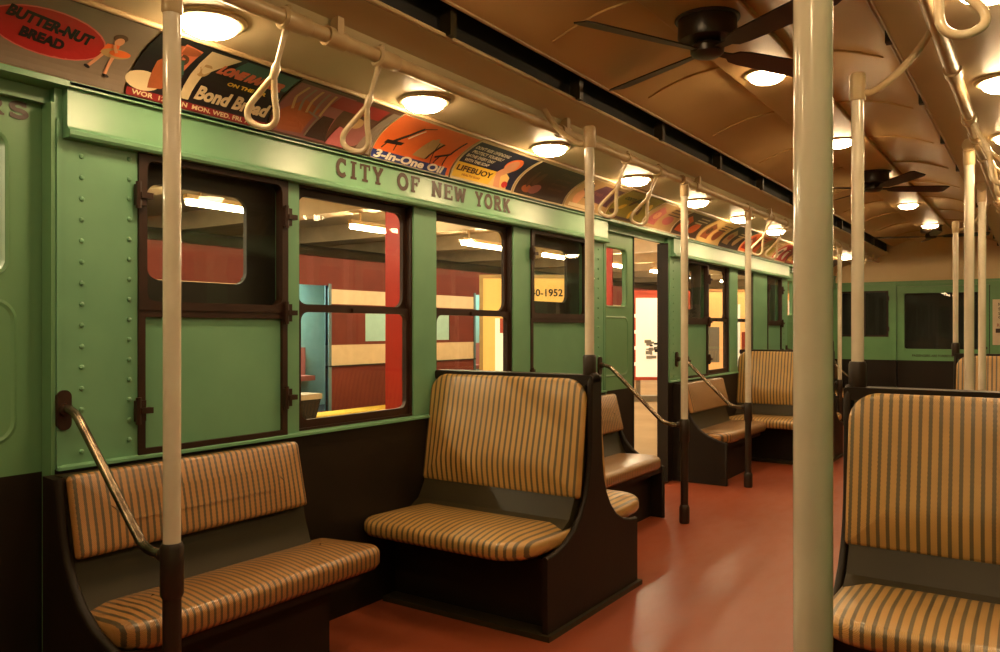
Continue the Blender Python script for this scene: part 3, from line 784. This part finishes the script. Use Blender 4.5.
# ------------------------------------------------------------------ fans
def make_fan():
    root = empty('ceiling_fan', (0, 0, 0))       # origin at the ceiling strip
    mb = MB(); mb.lathe([(.112, .0), (.116, -.01), (.118, -.075), (.112, -.092), (.085, -.098), (.001, -.098)], n=32); mb.lathe([(.128, .002), (.130, -.006), (.126, -.012), (.11, -.012)], n=32)
    mb.build('motor', M['fan'], root)
    mb = MB(); mb.lathe([(.045, -.09), (.040, -.105), (.062, -.110), (.068, -.120), (.066, -.142), (.05, -.155), (.02, -.160), (.001, -.160)], n=24)
    for k in range(6):
        a = 2*PI*k/6; mb.tube([(.040*math.cos(a), .040*math.sin(a), -.085), (.060*math.cos(a), .060*math.sin(a), -.125)], .007, 8)
    mb.build('hub', M['fan'], root)
    for k in range(4):
        a = PI/2*k; mb = MB(); ca, sa = math.cos(a), math.sin(a)
        st = [(.055, .016), (.12, .020), (.145, .036), (.20, .044), (.40, .052), (.58, .056), (.615, .044)]
        top, bot = [], []
        rings = []
        for r, w in st:
            pitch = math.radians(-15 if r > .13 else -7)
            R = []
            for (s_, h) in ((-w, -.003), (w, -.003), (w, .003), (-w, .003)):
                t = s_; z = -.135 + t*math.sin(pitch)+h + .01*(r/.6)
                tt = t*math.cos(pitch)
                if r == .60: tt *= .8
                R.append((r*ca-tt*sa, r*sa+tt*ca, z))
            rings.append(R)
        mb.loft(rings); mb.build('blade', M['fan'], root)
    return root
fan = Maker(make_fan)
for y, rz, lab in ((3.157, 62, 'large dark four-bladed ceiling fan nearest the viewer'), (7.0, 39, 'second dark ceiling fan, midway down the car'), (11.0, 12, 'farthest dark ceiling fan, by the end wall'), (-.95, 20, 'dark ceiling fan behind the viewer')):
    fan('f', (XL+1.405, y, 2.507), math.radians(rz), lab, 'ceiling fan')

# ------------------------------------------------------------------ grab rail pipes and hand straps
for sd in ('left', 'right'):
    PD = .60 if sd == 'left' else .555
    root = empty('grab_rail', (WX(sd, PD), 5.4, 2.20))
    def rel(p): return (p[0]-root.location.x, p[1]-root.location.y, p[2]-root.location.z)
    mb = MB(); mb.tube([rel((WX(sd, PD), y, 2.205)) for y in (YN+.02, YF-.02)], .024, 18); mb.build('rail_pipe', M['pipe'], root)
    for y in (.30, 1.88, 3.40, 5.2, 6.9, 8.7, 10.4, 11.9):
        mb = MB(); mb.tube([rel((WX(sd, PD), y-.04, 2.205)), rel((WX(sd, PD), y+.04, 2.205))], .032, 16)
        mb.box(*sorted((rel((WX(sd, PD-.005), 0, 0))[0], rel((WX(sd, PD+.03), 0, 0))[0])), rel((0, y-.014, 0))[1], rel((0, y+.014, 0))[1], 0, .07); mb.build('rail_bracket', M['pipe'], root)
    tag(root, 'long cream painted grab pipe along the %s side of the ceiling' % sd, 'grab rail')
def make_strap():
    root = empty('hand_strap', (0, 0, 0))        # origin on the pipe's axis; local -x is outboard, towards the wall
    mb = MB(); 
    mb.tube([(0, -.065, 0), (0, -.055, 0), (0, -.05, 0), (0, .04, 0), (0, .045, 0)], [.030, .036, .031, .031, .028], 16)
    mb.tube([(.0, -.03, 0), (-.005, -.03, .045)], .012, 8); mb.build('clamp', M['pipe'], root)
    ang = math.radians(25); S_ = Vector((-math.sin(ang), 0, -math.cos(ang))); W_ = Vector((.85*math.cos(ang), .50, -.85*math.sin(ang))).normalized()
    def sw(u, v): return Vector((0, -.03, 0)) + S_*v + W_*u      # u across the loop, v down the strap
    mb = MB(); mb.tube([(-.0, -.075, 0), (-.0, -.066, 0)], .022, 12); mb.tube([sw(-.004, .0), sw(-.003, .06), sw(0, .16)], [.013, .009, .008], 10); mb.build('stem', M['strap'], root)
    mb = MB(); mb.tube([sw(0, .13), sw(0, .15), sw(0, .185)], [.009, .015, .012], 12)
    mb.build('ferrule', M['strap'], root)
    pts = [(0, .165), (-.018, .20), (-.036, .245), (-.052, .285), (-.059, .315), (-.052, .345), (-.028, .362), (.012, .363), (.042, .348), (.055, .318), (.048, .285), (.030, .245), (.014, .20)]
    P = [sw(u*.84, .180+(v-.165)*.80) for u, v in pts]; S = []
    N = len(P)
    for i in range(N):
        a0, a1, a2, a3 = P[i-1], P[i], P[(i+1) % N], P[(i+2) % N]
        for q in range(4):
            t = q/4; S.append(.5*((2*a1)+(a2-a0)*t+(2*a0-5*a1+4*a2-a3)*t*t+(3*a1-a0-3*a2+a3)*t**3))
    mb = MB(); mb.tube(S, .0105, 12, closed=True); mb.build('grip_loop', M['strap'], root)
    return root
strap = Maker(make_strap)
sl = [(1.72, 'nearest'), (2.14, 'second nearest'), (4.17, 'first past the near cross seat pole'), (4.60, 'second past the near cross seat pole'), (7.05, 'first past the third pole'), (7.5, 'second past the third pole'), (9.1, 'first of the far pair'), (9.5, 'last of the far pair'), (11.6, 'closest to the end wall')]
for sd in ('left', 'right'):
    for y, w in sl:
        if sd == 'right' and y < 2: continue
        if sd == 'right' and y < 3: y = 2.0
        strap('h', (WX(sd, .60 if sd == 'left' else .555), y, 2.205), 0 if sd == 'left' else PI, 'cream enamelled hand strap on the %s pipe, %s' % (sd, w if sd == 'left' or y > 2.2 else 'big at the top right corner'), 'hand strap', None)

# ------------------------------------------------------------------ seats
def cushion_rings(plan, thick, edge, crown, axis_fn):
    """plan(inset) gives an outline; a pad with rounded edges and a crowned face"""
    rings = []
    prof = [(.012, 0), (.0, .018)] + [(0, thick-edge)]
    for k in range(1, 6):
        t = k/5*PI/2; prof.append((edge*(1-math.cos(t)), thick-edge+edge*math.sin(t)))
    m = 7
    for k in range(1, m+1):
        t = k/m; prof.append((edge+t*.15, thick+crown*(1-(1-t)**2)))
    for ins, h in prof: rings.append([axis_fn(u, v, h) for u, v in plan(ins)])
    return rings
def inset_plan(x0, x1, y0, y1, rs):
    def f(i): 
        return rrect(x0+i, x1-i, y0+i, y1-i, [max(r-i*.7, .004) for r in rs], 8)
    return f
def end_profile(back=1, y_in=.43):
    return [(.43, 0), (.43, .318), (.36, .324), (.28, .342), (.20, .382), (.14, .435), (.095, .50), (.066, .575), (.050, .66), (.043, .77), (.040, .93), (.040, 1.005), (.033, 1.03), (.016, 1.042)]
def make_cross_seat():
    root = empty('cross_seat', (0, 0, 0))
    W = .885
    pr = end_profile(); full = pr + [(-y, z) for y, z in reversed(pr)]
    mb = MB(); mb.prism(full, 'x', W-.026, W, 0)
    edge = [(W-.013, y, z) for y, z in full[1:-1]]; mb.tube(edge, .0140, 8, 0)
    mb.build('end_panel', M['dark'], root, angle=50)
    mb = MB(); mb.box(.015, W-.03, -.36, .36, 0, .30); mb.box(.03, W-.12, -.46, .46, .30, .338); mb.build('base', M['dark'], root)
    mb = MB(); mb.box(.015, W+.018, -.448, .448, 0, .022); mb.build('kick_strip', M['olive'], root)
    for s in (-1, 1):
        prof = [(.33, .34), (.24, .405), (.19, .43), (.15, .50), (.11, .60), (.05, 1.0), (0, 1.0), (0, .34)]
        mb = MB(); mb.prism([(y*s, z) for y, z in prof], 'x', .012, W-.036); mb.build('back_shell', M['olive'], root, angle=20)
        th = math.radians(7)
        def fn(u, v, h, s=s): # u across, v up the back, h outwards
            y = .090 + h*math.cos(th) - v*math.sin(th) + .026*math.exp(-((v-.13)/.13)**2)*min(1, h/.03); return (u, s*y, .515+v*math.cos(th)+h*math.sin(th))
        mb = MB(); mb.loft(cushion_rings(inset_plan(-.006, W-.020, -.01, .515, (.02, .02, .10, .10)), .048, .022, .012, fn)); mb.build('back_cushion', M['rattan'], root, angle=60)
        mb = MB(); mb.loft(cushion_rings(inset_plan(.0, W-.022, .12, .615, (.05, .05, .15, .10)), .072, .030, .022, lambda u, v, h, s=s: (u, s*v, .340+h - .012*(1-(v-.12)/.495)))); mb.build('seat_cushion', M['rattan'], root, angle=60)
    mb = MB(); mb.prism(rrect(.0, W, 1.0, 1.045, .012, 3), 'y', -.046, .046); 
    mb.build('top_rail', M['dark'], root)
    return root
cross = Maker(make_cross_seat)
gx = 'back-to-back cross seats'
cross('c', (XL, 3.20, 0), 0, 'striped back-to-back cross seat at centre left, under the city lettering', 'seat')
cross('c', (XL, 8.08, 0), 0, 'striped cross seat farther down on the left, past the doorway', 'seat')
cross('c', (XR+.022, 3.07, 0), PI, 'large striped cross seat in the right foreground', 'seat')
cross('c', (XR-.015, 7.75, 0), PI, 'striped cross seat far on the right, behind the poles', 'seat')

def make_bench(at='low', L=1.0):
    """two-place seat along the wall: local x along the wall, local y out from it"""
    root = empty('wall_bench', (0, 0, 0))
    pr = [(.0, 0), (.40, 0), (.40, .335), (.34, .345), (.27, .375), (.20, .425), (.15, .485), (.115, .55), (.09, .63), (.075, .72), (.062, .795), (0, .80)]
    x0 = 0 if at == 'low' else L-.03
    mb = MB(); mb.prism(pr, 'x', x0, x0+.03); mb.tube([(x0+.015, y, z) for y, z in pr[1:-1]], .0165, 8); mb.build('end_panel', M['dark'], root, angle=50)
    a, c = (.03, L-.12) if at == 'low' else (.12, L-.03)
    mb = MB(); mb.box(a, c, .01, .33, 0, .30); mb.box(.03, L-.03, .01, .40, .30, .335); mb.build('base', M['dark'], root)
    mb = MB(); mb.prism([(.005, .33), (.20, .35), (.15, .43), (.125, .50), (.06, .80), (.005, .80)], 'x', *((.03, L-.05) if at == 'low' else (.05, L-.03))); mb.build('back_shell', M['olive'], root, angle=20)
    th = math.radians(13)
    def fn(u, v, h): return (u, .115+h*math.cos(th)-v*math.sin(th), .553+v*math.cos(th)+h*math.sin(th))
    mb = MB(); mb.loft(cushion_rings(inset_plan(*((.03, L-.06) if at == 'low' else (.06, L-.03)), 0, .255, (.012, .012, .02, .02)), .045, .02, .008, fn)); mb.build('back_cushion', M['rattan_fine'], root, angle=60)
    rs = (.04, .04, .07, .11) if at == 'low' else (.04, .04, .11, .07); xa, xb = (.03, L+.09) if at == 'low' else (-.09, L-.03)
    mb = MB(); mb.loft(cushion_rings(inset_plan(xa, xb, .07, .43, rs), .085, .032, .02, lambda u, v, h: (u, v, .335+h - .02*(1-(v-.07)/.38)))); mb.build('seat_cushion', M['rattan_fine'], root, angle=60)
    return root
bench = Maker(make_bench)
def put_bench(side, ya, yb, door_end, label):
    L = 1.0
    if side == 'left':   # local x -> -y ; origin at the far end
        at = 'low' if door_end == 'far' else 'high'; o = bench(at, (XL, yb, 0), -PI/2, label, 'seat', at=at)
    else:                # local x -> +y
        at = 'low' if door_end == 'near' else 'high'; o = bench(at, (XR, ya, 0), PI/2, label, 'seat', at=at)
    o.scale = ((yb-ya), 1 if ya < 2 else 1.09, 1)
    return o
put_bench('left', 1.245, 2.235, 'near', 'striped wall bench in the left foreground behind the pole')
put_bench('left', 4.03, 5.03, 'far', 'striped wall bench before the open doorway')
put_bench('left', 6.28, 7.28, 'near', 'striped wall bench just past the open doorway')
put_bench('left', 8.84, 9.84, 'far', 'striped wall bench on the left before the far doorway')
put_bench('left', 11.1, 12.1, 'near', 'striped wall bench on the left by the end wall')
put_bench('right', 4.02, 5.02, 'far', 'striped wall bench behind the right foreground seat')
put_bench('right', 6.20, 7.20, 'near', 'striped wall bench on the right, hidden past the poles')
put_bench('right', 8.84, 9.84, 'far', 'striped wall bench far on the right')

# ------------------------------------------------------------------ poles and their handles
PR = .0235
def make_pole(kind='floor', top=2.18, arm=None, zsl=.65):
    root = empty('grab_pole', (0, 0, 0))
    if kind != 'floor': top = 2.135
    mb = MB(); z0 = zsl if kind == 'floor' else 1.12
    mb.tube([(0, 0, z0), (0, 0, top)], PR if kind == 'floor' else .021, 24); mb.build('tube', M['enamel'], root)
    if kind == 'floor':
        mb = MB(); mb.tube([(0, 0, .01), (0, 0, zsl-.12)], PR+.001, 20); mb.tube([(0, 0, zsl-.13), (0, 0, zsl-.12), (0, 0, zsl+.01), (0, 0, zsl+.02)], [.026, .031, .031, .026], 20); mb.build('lower_sleeve', M['sleeve'], root)
        mb = MB(); mb.lathe([(.030, .0), (.033, .01), (.033, .10), (.028, .115), (.024, .12)], n=20); mb.build('foot', M['sleeve'], root)
    else:
        mb = MB(); mb.tube([(0, 0, 1.02), (0, 0, 1.03), (0, 0, 1.125), (0, 0, 1.135)], [.026, .030, .030, .026], 20); mb.build('lower_sleeve', M['sleeve'], root)
    mb = MB(); mb.tube([(0, 0, top-.075), (0, 0, top-.070), (0, 0, top+.014), (0, 0, top+.022)], [.0245, .0275, .0275, .022], 20)
    if kind != 'floor':   # curved arm out to the side pipe (local -x), plus the post up to the cornice
        mb.tube(smoothpath([(0, 0, top-.045), (-.05, 0, top-.05), (-.12, 0, top-.005), (-.19, 0, top+.065), (-.25, 0, top+.155)], 5), .013, 12)
    else:
        mb.tube([(0, -.05, top+.025), (0, .05, top+.025)], .031, 16)
    mb.build('top_fitting', M['pipe'], root)
    return root
pole = Maker(make_pole)
def floor_pole(side, y, d, label):
    return pole('fl', (WX(side, d), y, 0), 0 if side == 'left' else PI, label, 'pole', kind='floor')
floor_pole('left', 1.305, .57, 'cream pole with dark sleeve in the left foreground')
floor_pole('left', 4.95, .615, 'cream pole standing just before the open doorway')
floor_pole('left', 6.35, .60, 'cream pole standing just past the open doorway')
floor_pole('left', 9.80, .60, 'cream pole before the far left doorway')
floor_pole('left', 11.05, .60, 'cream pole at the bench by the end wall')
pole('fl', (-.2386, 1.052, 0), PI, 'widest cream pole close to the viewer, right of centre', 'pole')
floor_pole('right', 4.85, .60, 'cream pole right of the foreground seat, nearer of two side by side')
floor_pole('right', 6.30, .62, 'slimmer cream pole right behind the nearer one, far right')
floor_pole('right', 9.80, .60, 'thin far cream pole crossing the paper notice')
def seat_pole(x, y, rz, label): return pole('se', (x, y, 0), rz, label, 'pole', kind='seat')
seat_pole(-1.682, 3.20, 0, 'cream pole rising from the near left cross seat corner')
seat_pole(-1.672, 8.08, 0, 'cream pole rising from the far left cross seat')
seat_pole(-.545, 3.07, PI, 'cream pole rising from the right foreground seat corner')
seat_pole(-.61, 7.75, PI, 'cream pole rising from the far right cross seat')

def make_handle():
    """bent steel handrail from the wall down to the pole; local x runs in from the wall"""
    root = empty('handrail', (0, 0, 0))
    pts = smoothpath([(.005, 0, 1.0), (.045, 0, 1.0), (.085, 0, .985), (.13, 0, .945), (.28, 0, .80), (.42, 0, .665), (.455, 0, .64), (.50, 0, .63), (.572, 0, .63)], 5)
    mb = MB(); mb.tube(pts, .0135, 14); mb.build('rail', M['chrome'], root)
    mb = MB(); mb.prism(rrect(-.022, .022, .935, 1.06, .021, 6), 'x', 0, .014); mb.tube([(.01, 0, 1.0), (.03, 0, 1.0)], .020, 14); mb.build('wall_plate', M['window_brown'], root)
    mb = MB(); mb.tube([(.540, 0, .63), (.558, 0, .63)], .019, 14); mb.build('pole_socket', M['sleeve'], root)
    return root
hand = Maker(make_handle)
for sd, y, w, lab in (('left', 1.305, .57, 'bent steel handrail from the green wall to the left foreground pole'), ('left', 4.95, .615, 'bent handrail before the open doorway'), ('left', 6.35, .60, 'bent handrail just past the open doorway'),
                   ('left', 9.80, .60, 'bent handrail before the far left doorway'), ('left', 11.05, .6, 'bent handrail by the end wall'), ('right', 4.85, .60, 'bent handrail on the right wall behind the foreground seat'), ('right', 6.30, .62, 'bent handrail on the right wall past the doorway'), ('right', 9.80, .6, 'bent handrail far down the right wall')):
    o = hand('h', (WX(sd, 0), y, 0), 0 if sd == 'left' else PI, lab, 'handrail'); o.scale = (w/.57-.03, 1, 1)

# ------------------------------------------------------------------ the station outside, left
def platform_mat():
    return paint('platform_concrete', (.46, .32, .18), (.38, .26, .14), rough=.75, scale=1.3, bump=.05, spec=.2)
M['platform'] = platform_mat()
mb = MB(); mb.box(-8.95, XL-.17, -6, 26, -.25, -.01); struct(mb.build('floor_platform', M['platform'], smooth=False))
mb = MB(); mb.box(-8.95, -8.55, -6, 26, -.012, .006); struct(mb.build('trim_91', flat('yellow_edge', (.75, .48, .05)), smooth=False))
mb = MB(); mb.box(-13, XL-.02, -6, 26, 3.05, 3.2)
struct(mb.build('ceiling_station', paint('station_cream', (.74, .60, .40), (.66, .52, .33), rough=.5), smooth=False))
y = -4.5; k = 92
while y < 25:
    mb = MB(); mb.box(-13, XL-.2, y, y+.28, 2.78, 3.05); struct(mb.build('trim_%d' % k, paint('beam_cream', (.66, .52, .33), rough=.5) if k == 92 else bpy.data.materials['beam_cream'], smooth=False)); y += 2.4; k += 1
mb = MB(); mb.box(-13.2, -13, -6, 26, -1.2, 3.2); struct(mb.build('wall_station', paint('station_tile', (.4, .33, .22), rough=.4), smooth=False))
mb = MB(); mb.box(-13, XL-.1, 26, 26.2, -1.2, 3.2); struct(mb.build('wall_station_far', paint('station_far_paint', (.45, .34, .2), rough=.5), smooth=False))
mb = MB(); mb.box(-13, -8.96, -6, 26, -1.3, -1.2); struct(mb.build('floor_track', M['black'], smooth=False))
# tubes and bulbs
def make_tube():
    root = empty('fluorescent_light', (0, 0, 0))
    mb = MB(); mb.box(-.035, .035, -.62, .62, -.02, .03); mb.box(-.01, .01, -.45, -.43, .03, .42); mb.box(-.01, .01, .43, .45, .03, .42); mb.build('housing', M['cream'], root)
    mb = MB(); mb.tube([(0, -.6, -.055), (0, .6, -.055)], .03, 10); mb.build('tube', M['tube'], root); return root
tube = Maker(make_tube)
i = 0
for x in (-4.6, -7.4):
    for y in (-1.5, .9, 3.3, 5.7, 8.1, 10.5, 12.9, 15.3, 17.7, 20.1, 22.5):
        tube('t', (x, y, 2.63), 0, 'long white tube light under the station ceiling, %s row' % ('nearer' if x > -5 else 'farther'), 'ceiling light', 'station tube lights, %s row' % ('nearer' if x > -5 else 'farther'))
def make_bulb():
    root = empty('station_lamp', (0, 0, 0)); mb = MB(); mb.lathe([(.05, .05), (.05, 0), (.12, -.02), (.12, -.03), (.09, -.03)], n=20); mb.build('lamp_cap', M['cream'], root)
    mb = MB(); mb.lathe([(.088, -.028), (.092, -.06), (.07, -.10), (.03, -.125), (.003, -.13)], n=20); mb.build('globe', M['bulb'], root); return root
bulb = Maker(make_bulb)
for x, y in ((-6.1, 7.9), (-7.9, 9.4), (-6.6, 10.4), (-5.9, 15.6)): bulb('b', (x, y, 2.98 if (y % 2.4) else 2.75), 0, 'round station lamp seen through the windows', 'ceiling light', 'round station lamps')
# red columns
def make_column():
    root = empty('station_column', (0, 0, 0)); mb = MB(); mb.box(-.10, .10, -.10, -.085, 0, 2.79); mb.box(-.10, .10, .085, .10, 0, 2.79); mb.box(-.008, .008, -.09, .09, 0, 2.79)
    mb.build('shaft', M['colred'], root); mb = MB(); mb.box(-.14, .14, -.14, .14, -.01, .03); mb.build('foot_plate', M['colred'], root); return root
M['colred'] = paint('column_red', (.42, .024, .014), (.36, .020, .011), rough=.35)
colm = Maker(make_column)
colm('c', (-6.02, 6.79, -.008), math.radians(38), 'bright red steel column filling the right edge of the second window', 'column')
colm('c', (-5.9, 11.8, -.008), math.radians(20), 'red steel column seen through the small door window', 'column')
colm('c', (-6.0, 1.8, -.008), math.radians(20), 'red steel column nearest the viewer outside the shut door', 'column')
# the train across the platform
def train():
    root = empty('subway_train', (-9.15, 8, 0))
    R = lambda x0, x1, y0, y1, z0, z1: (x0+9.15, x1+9.15, y0-8, y1-8, z0, z1)
    tr = paint('train_red', (.135, .022, .012), (.11, .018, .010), rough=.65, spec=.2); tc = flat('train_cream', (.62, .46, .27), .4); dk = M['black']
    doors = [(1.4, 2.5), (7.2, 8.77), (12.65, 13.7), (19.4, 20.5)]
    wins = [(9.6, 10.4), (11.05, 11.85), (3.4, 4.3), (5.2, 6.1), (15.6, 16.5), (17.4, 18.3)]
    ev = sorted([(a, c, 'd') for a, c in doors]+[(a, c, 'w') for a, c in wins])
    mb = MB(); y = -6
    def blk(a, c, z0, z1):
        for (s0, s1, mi) in ((-.9, .68, 0), (.68, 1.0, 1), (1.0, 1.64, 0), (1.64, 1.87, 1), (1.87, 2.36, 0)):
            p, q = max(z0, s0), min(z1, s1)
            if q > p: mb.box(*R(-9.20, -9.15, a, c, p, q), mi)
    for a, c, k in ev:
        blk(y, a, -.9, 2.36)
        if k == 'w': blk(a, c, -.9, 1.05); blk(a, c, 1.60, 2.36)
        else: blk(a, c, -.9, -.02); blk(a, c, 1.92, 2.36)
        y = c
    blk(y, 25.5, -.9, 2.36)
    mb.box(*R(-11.9, -11.7, -6, 25.5, -.9, 2.36), 0); mb.box(*R(-11.7, -9.20, -6, 25.5, -.12, -.02), 2)
    mb.build('car_body', [tr, tc, dk], root, smooth=False)
    mb = MB(); mb.prism([(-11.95+9.15, 2.36), (-9.1+9.15, 2.36), (-9.2+9.15, 2.46), (-9.9+9.15, 2.62), (-11.2+9.15, 2.62), (-11.85+9.15, 2.46)], 'y', -14, 17.5); mb.build('roof', M['dark'], root)
    # rounded drip rail
    ya = -6
    for a, c in doors+[(25.5, 26)]:
        mb = MB(); mb.box(*R(-9.15, -9.125, ya, a, .66, .68)); mb.build('belt_rail', M['dark'], root); ya = c
    teal = flat('train_interior_teal', (.28, .48, .42), .5); tg = flat('train_blind_teal', (.34, .55, .48), .4)
    mb = MB(); mb.box(*R(-10.1, -10.05, -6, 25.5, -.02, 2.34)); mb.box(*R(-10.1, -9.35, -6, 25.5, 2.24, 2.30)); mb.build('interior_wall', teal, root, smooth=False)
    for a, c in wins:
        mb = MB(); mb.box(*R(-9.24, -9.17, a-.01, c+.01, 1.04, 1.61)); mb.build('window', tg, root, smooth=False)
    for a, c in doors:
        mb = MB(); mb.box(*R(-9.22, -9.13, a-.05, a, -.02, 1.95)); mb.box(*R(-9.22, -9.13, c, c+.06, -.02, 1.95)); mb.build('door_frame', flat('train_door_frame', (.08, .14, .15), .4) if 'train_door_frame' not in bpy.data.materials else bpy.data.materials['train_door_frame'], root)
        mb = MB(); mb.box(*R(-10.04, -9.75, a-.4, c+.3, .42, .50)); mb.box(*R(-10.04, -9.98, a-.4, c+.3, .50, .95)); mb.build('bench', flat('train_bench_pink', (.42, .13, .10), .5), root)
        mb = MB(); mb.tube([(p[0]+9.15, p[1]-8, p[2]) for p in smoothpath([(-9.55, c-.95, .05), (-9.55, c-.90, .50), (-9.58, c-.70, .82), (-9.6, c-.45, .86)], 5)], .03, 10); mb.build('grab_bar', M['enamel'], root)
        mb = MB(); mb.box(*R(-10.02, -10.0, c-.75, c-.30, 1.42, 1.66)); s = mb.build('route_card', flat('route_card', (.5, .62, .5), .5), root)
        mb = MB(); put_text(mb, lambda u, v: (-9.99+9.15, u-8, v), 'QUEENS', .11, c-.72, 1.51, .003, width=.38); mb.build('route_lettering', M['black'], s, smooth=False)
        mb = MB(); mb.box(*R(-9.9, -9.5, (a+c)/2-.5, (a+c)/2+.5, 2.19, 2.235)); mb.build('interior_lamp', emit('train_lamp', (.85, 1, .92), 60), root, smooth=False)
    tag(root, 'dark red subway train with cream bands standing across the platform', 'train')
    # lifting the end of the model line: nothing else
train()
# dark box with a pale top by the train's door
root = empty('platform_box', (-8.05, 7.28, -.01)); mb = MB(); mb.prism([(-.05, 0), (.05, 0), (.17, .34), (-.17, .34)], 'x', -.15, .15); mb.build('box_body', M['dark'], root)
mb = MB(); mb.box(-.16, .16, -.18, .18, .34, .41); mb.build('box_top', flat('box_top_cream', (.5, .38, .22)), root)
tag(root, 'dark tapering box with pale top on the platform near the train door', 'box')

# exhibit boards
def board(p0, p1, z0, z1, face, frame_c, label, legs=True, art=None, fw=.05):
    p0 = Vector((*p0, 0)); p1 = Vector((*p1, 0)); mid = (p0+p1)/2; w = (p1-p0).length; ang = math.atan2(p1.y-p0.y, p1.x-p0.x)
    root = empty('exhibit_board', (mid.x, mid.y, -.01), ang)
    mb = MB(); mb.box(-w/2, w/2, -.02, .04, z0, z1); mb.build('panel', face, root, smooth=False)
    mb = MB(); yframe(mb, -w/2-fw, w/2+fw, z0-fw, z1+fw, fw+.005, -.035, .05, .002); mb.build('board_frame', frame_c, root)
    if legs:
        for sx in (-1, 1):
            mb = MB(); mb.box(sx*w*.36-.035, sx*w*.36+.035, -.02, .05, .0, z0); mb.build('leg', M['steelgrey'], root)
        mb = MB(); mb.box(-w/2-.3, w/2+.3, -.10, .14, 0, .10); mb.build('plinth', M['steelgrey'], root)
    if art:
        mb = MB(); art(mb, w); mb.build('artwork', ART, root, smooth=False)
    tag(root, label, 'exhibit board'); return root
M['steelgrey'] = paint('stand_grey', (.25, .21, .15), rough=.4)
def emissive(name, c, s):  # board brightness put into the panel colour as emission
    m, n, l, p, o = nt(name); p.inputs['Base Color'].default_value = (*c, 1); p.inputs['Roughness'].default_value = .5
    p.inputs['Emission Color'].default_value = (*c, 1); p.inputs['Emission Strength'].default_value = s; return m
M['ylit'] = emissive('backlit_yellow', (.95, .52, .13), .42); M['wlit'] = emissive('backlit_white', (1, .87, .64), .55); M['olit'] = emissive('backlit_orange', (.90, .42, .13), .8)
ART = [M['wlit'], flat('board_red', (.5, .08, .04)), M['black'], M['ylit'], flat('board_grey', (.3, .27, .22))]
def yb(mb, x0, x1, z0, z1, mi, d=-.024): mb.box(x0, x1, d-.002, d+.002, z0, z1, mi)
def art1(mb, w):
    yb(mb, -.43, -.12, .55, 1.42, 0); yb(mb, -.36, -.24, 1.20, 1.42, 1, -.028); yb(mb, -.30, -.12, 1.44, 1.55, 0)
    yb(mb, .02, w/2-.02, 1.58, 1.66, 0)
    put_text(mb, lambda u, v: (u, -.027, v), '1940-1952', .15, -.02, 1.75, .003, width=.60, mi=2)
board((-6.94, 9.79), (-5.92, 10.48), .30, 2.02, M['ylit'], flat('frame_tan', (.5, .33, .12)), 'glowing yellow exhibit board with year lettering outside the third and fourth windows', art=art1)
def art2(mb, w):
    yb(mb, -w/2+.09, w/2-.03, .42, 1.80, 0)
    random.seed(11)
    for k in range(26): 
        x = -.06+random.uniform(-.15, .25); z = .92+random.uniform(-.17, .13); s = random.uniform(.02, .06); yb(mb, x-s, x+s, z-s*.5, z+s*.5, 4 if k % 3 else 2, -.028-.0004*k)
    for k in range(4): yb(mb, -w/2+.04, -w/2+.10, .62+.28*k, .68+.28*k, 0, -.03)
board((-5.96, 12.86), (-5.15, 13.42), .42, 1.88, flat('board_red_face', (.62, .10, .05)), flat('frame_red', (.55, .08, .04)), 'white poster board in a red frame seen through the open doorway', art=art2)
def art3(mb, w):
    yb(mb, -.1, .22, .5, 1.75, 0); yb(mb, -w/2+.05, -.2, .6, 1.3, 4); yb(mb, .25, .40, .7, 1.2, 1)
board((-5.62, 15.4), (-4.72, 16.1), .35, 2.0, M['olit'], flat('frame_orange', (.55, .25, .08)), 'orange and white exhibit board outside the windows past the doorway', art=art3)
def art4(mb, w):
    for k in range(3): yb(mb, -w/2+.05, w/2-.05, .45+.5*k, .85+.5*k, 0)
board((-4.4, 17.0), (-3.7, 17.45), .35, 2.0, M['olit'], flat('frame_sand', (.6, .4, .2)), 'pale stacked exhibit board behind the third pole', art=art4)
board((-5.4, 20.4), (-4.5, 20.9), .35, 2.1, flat('board_red_face2', (.62, .12, .08)), flat('frame_red2', (.5, .1, .06)), 'distant red and white exhibit board seen through the far doorway', art=art4)
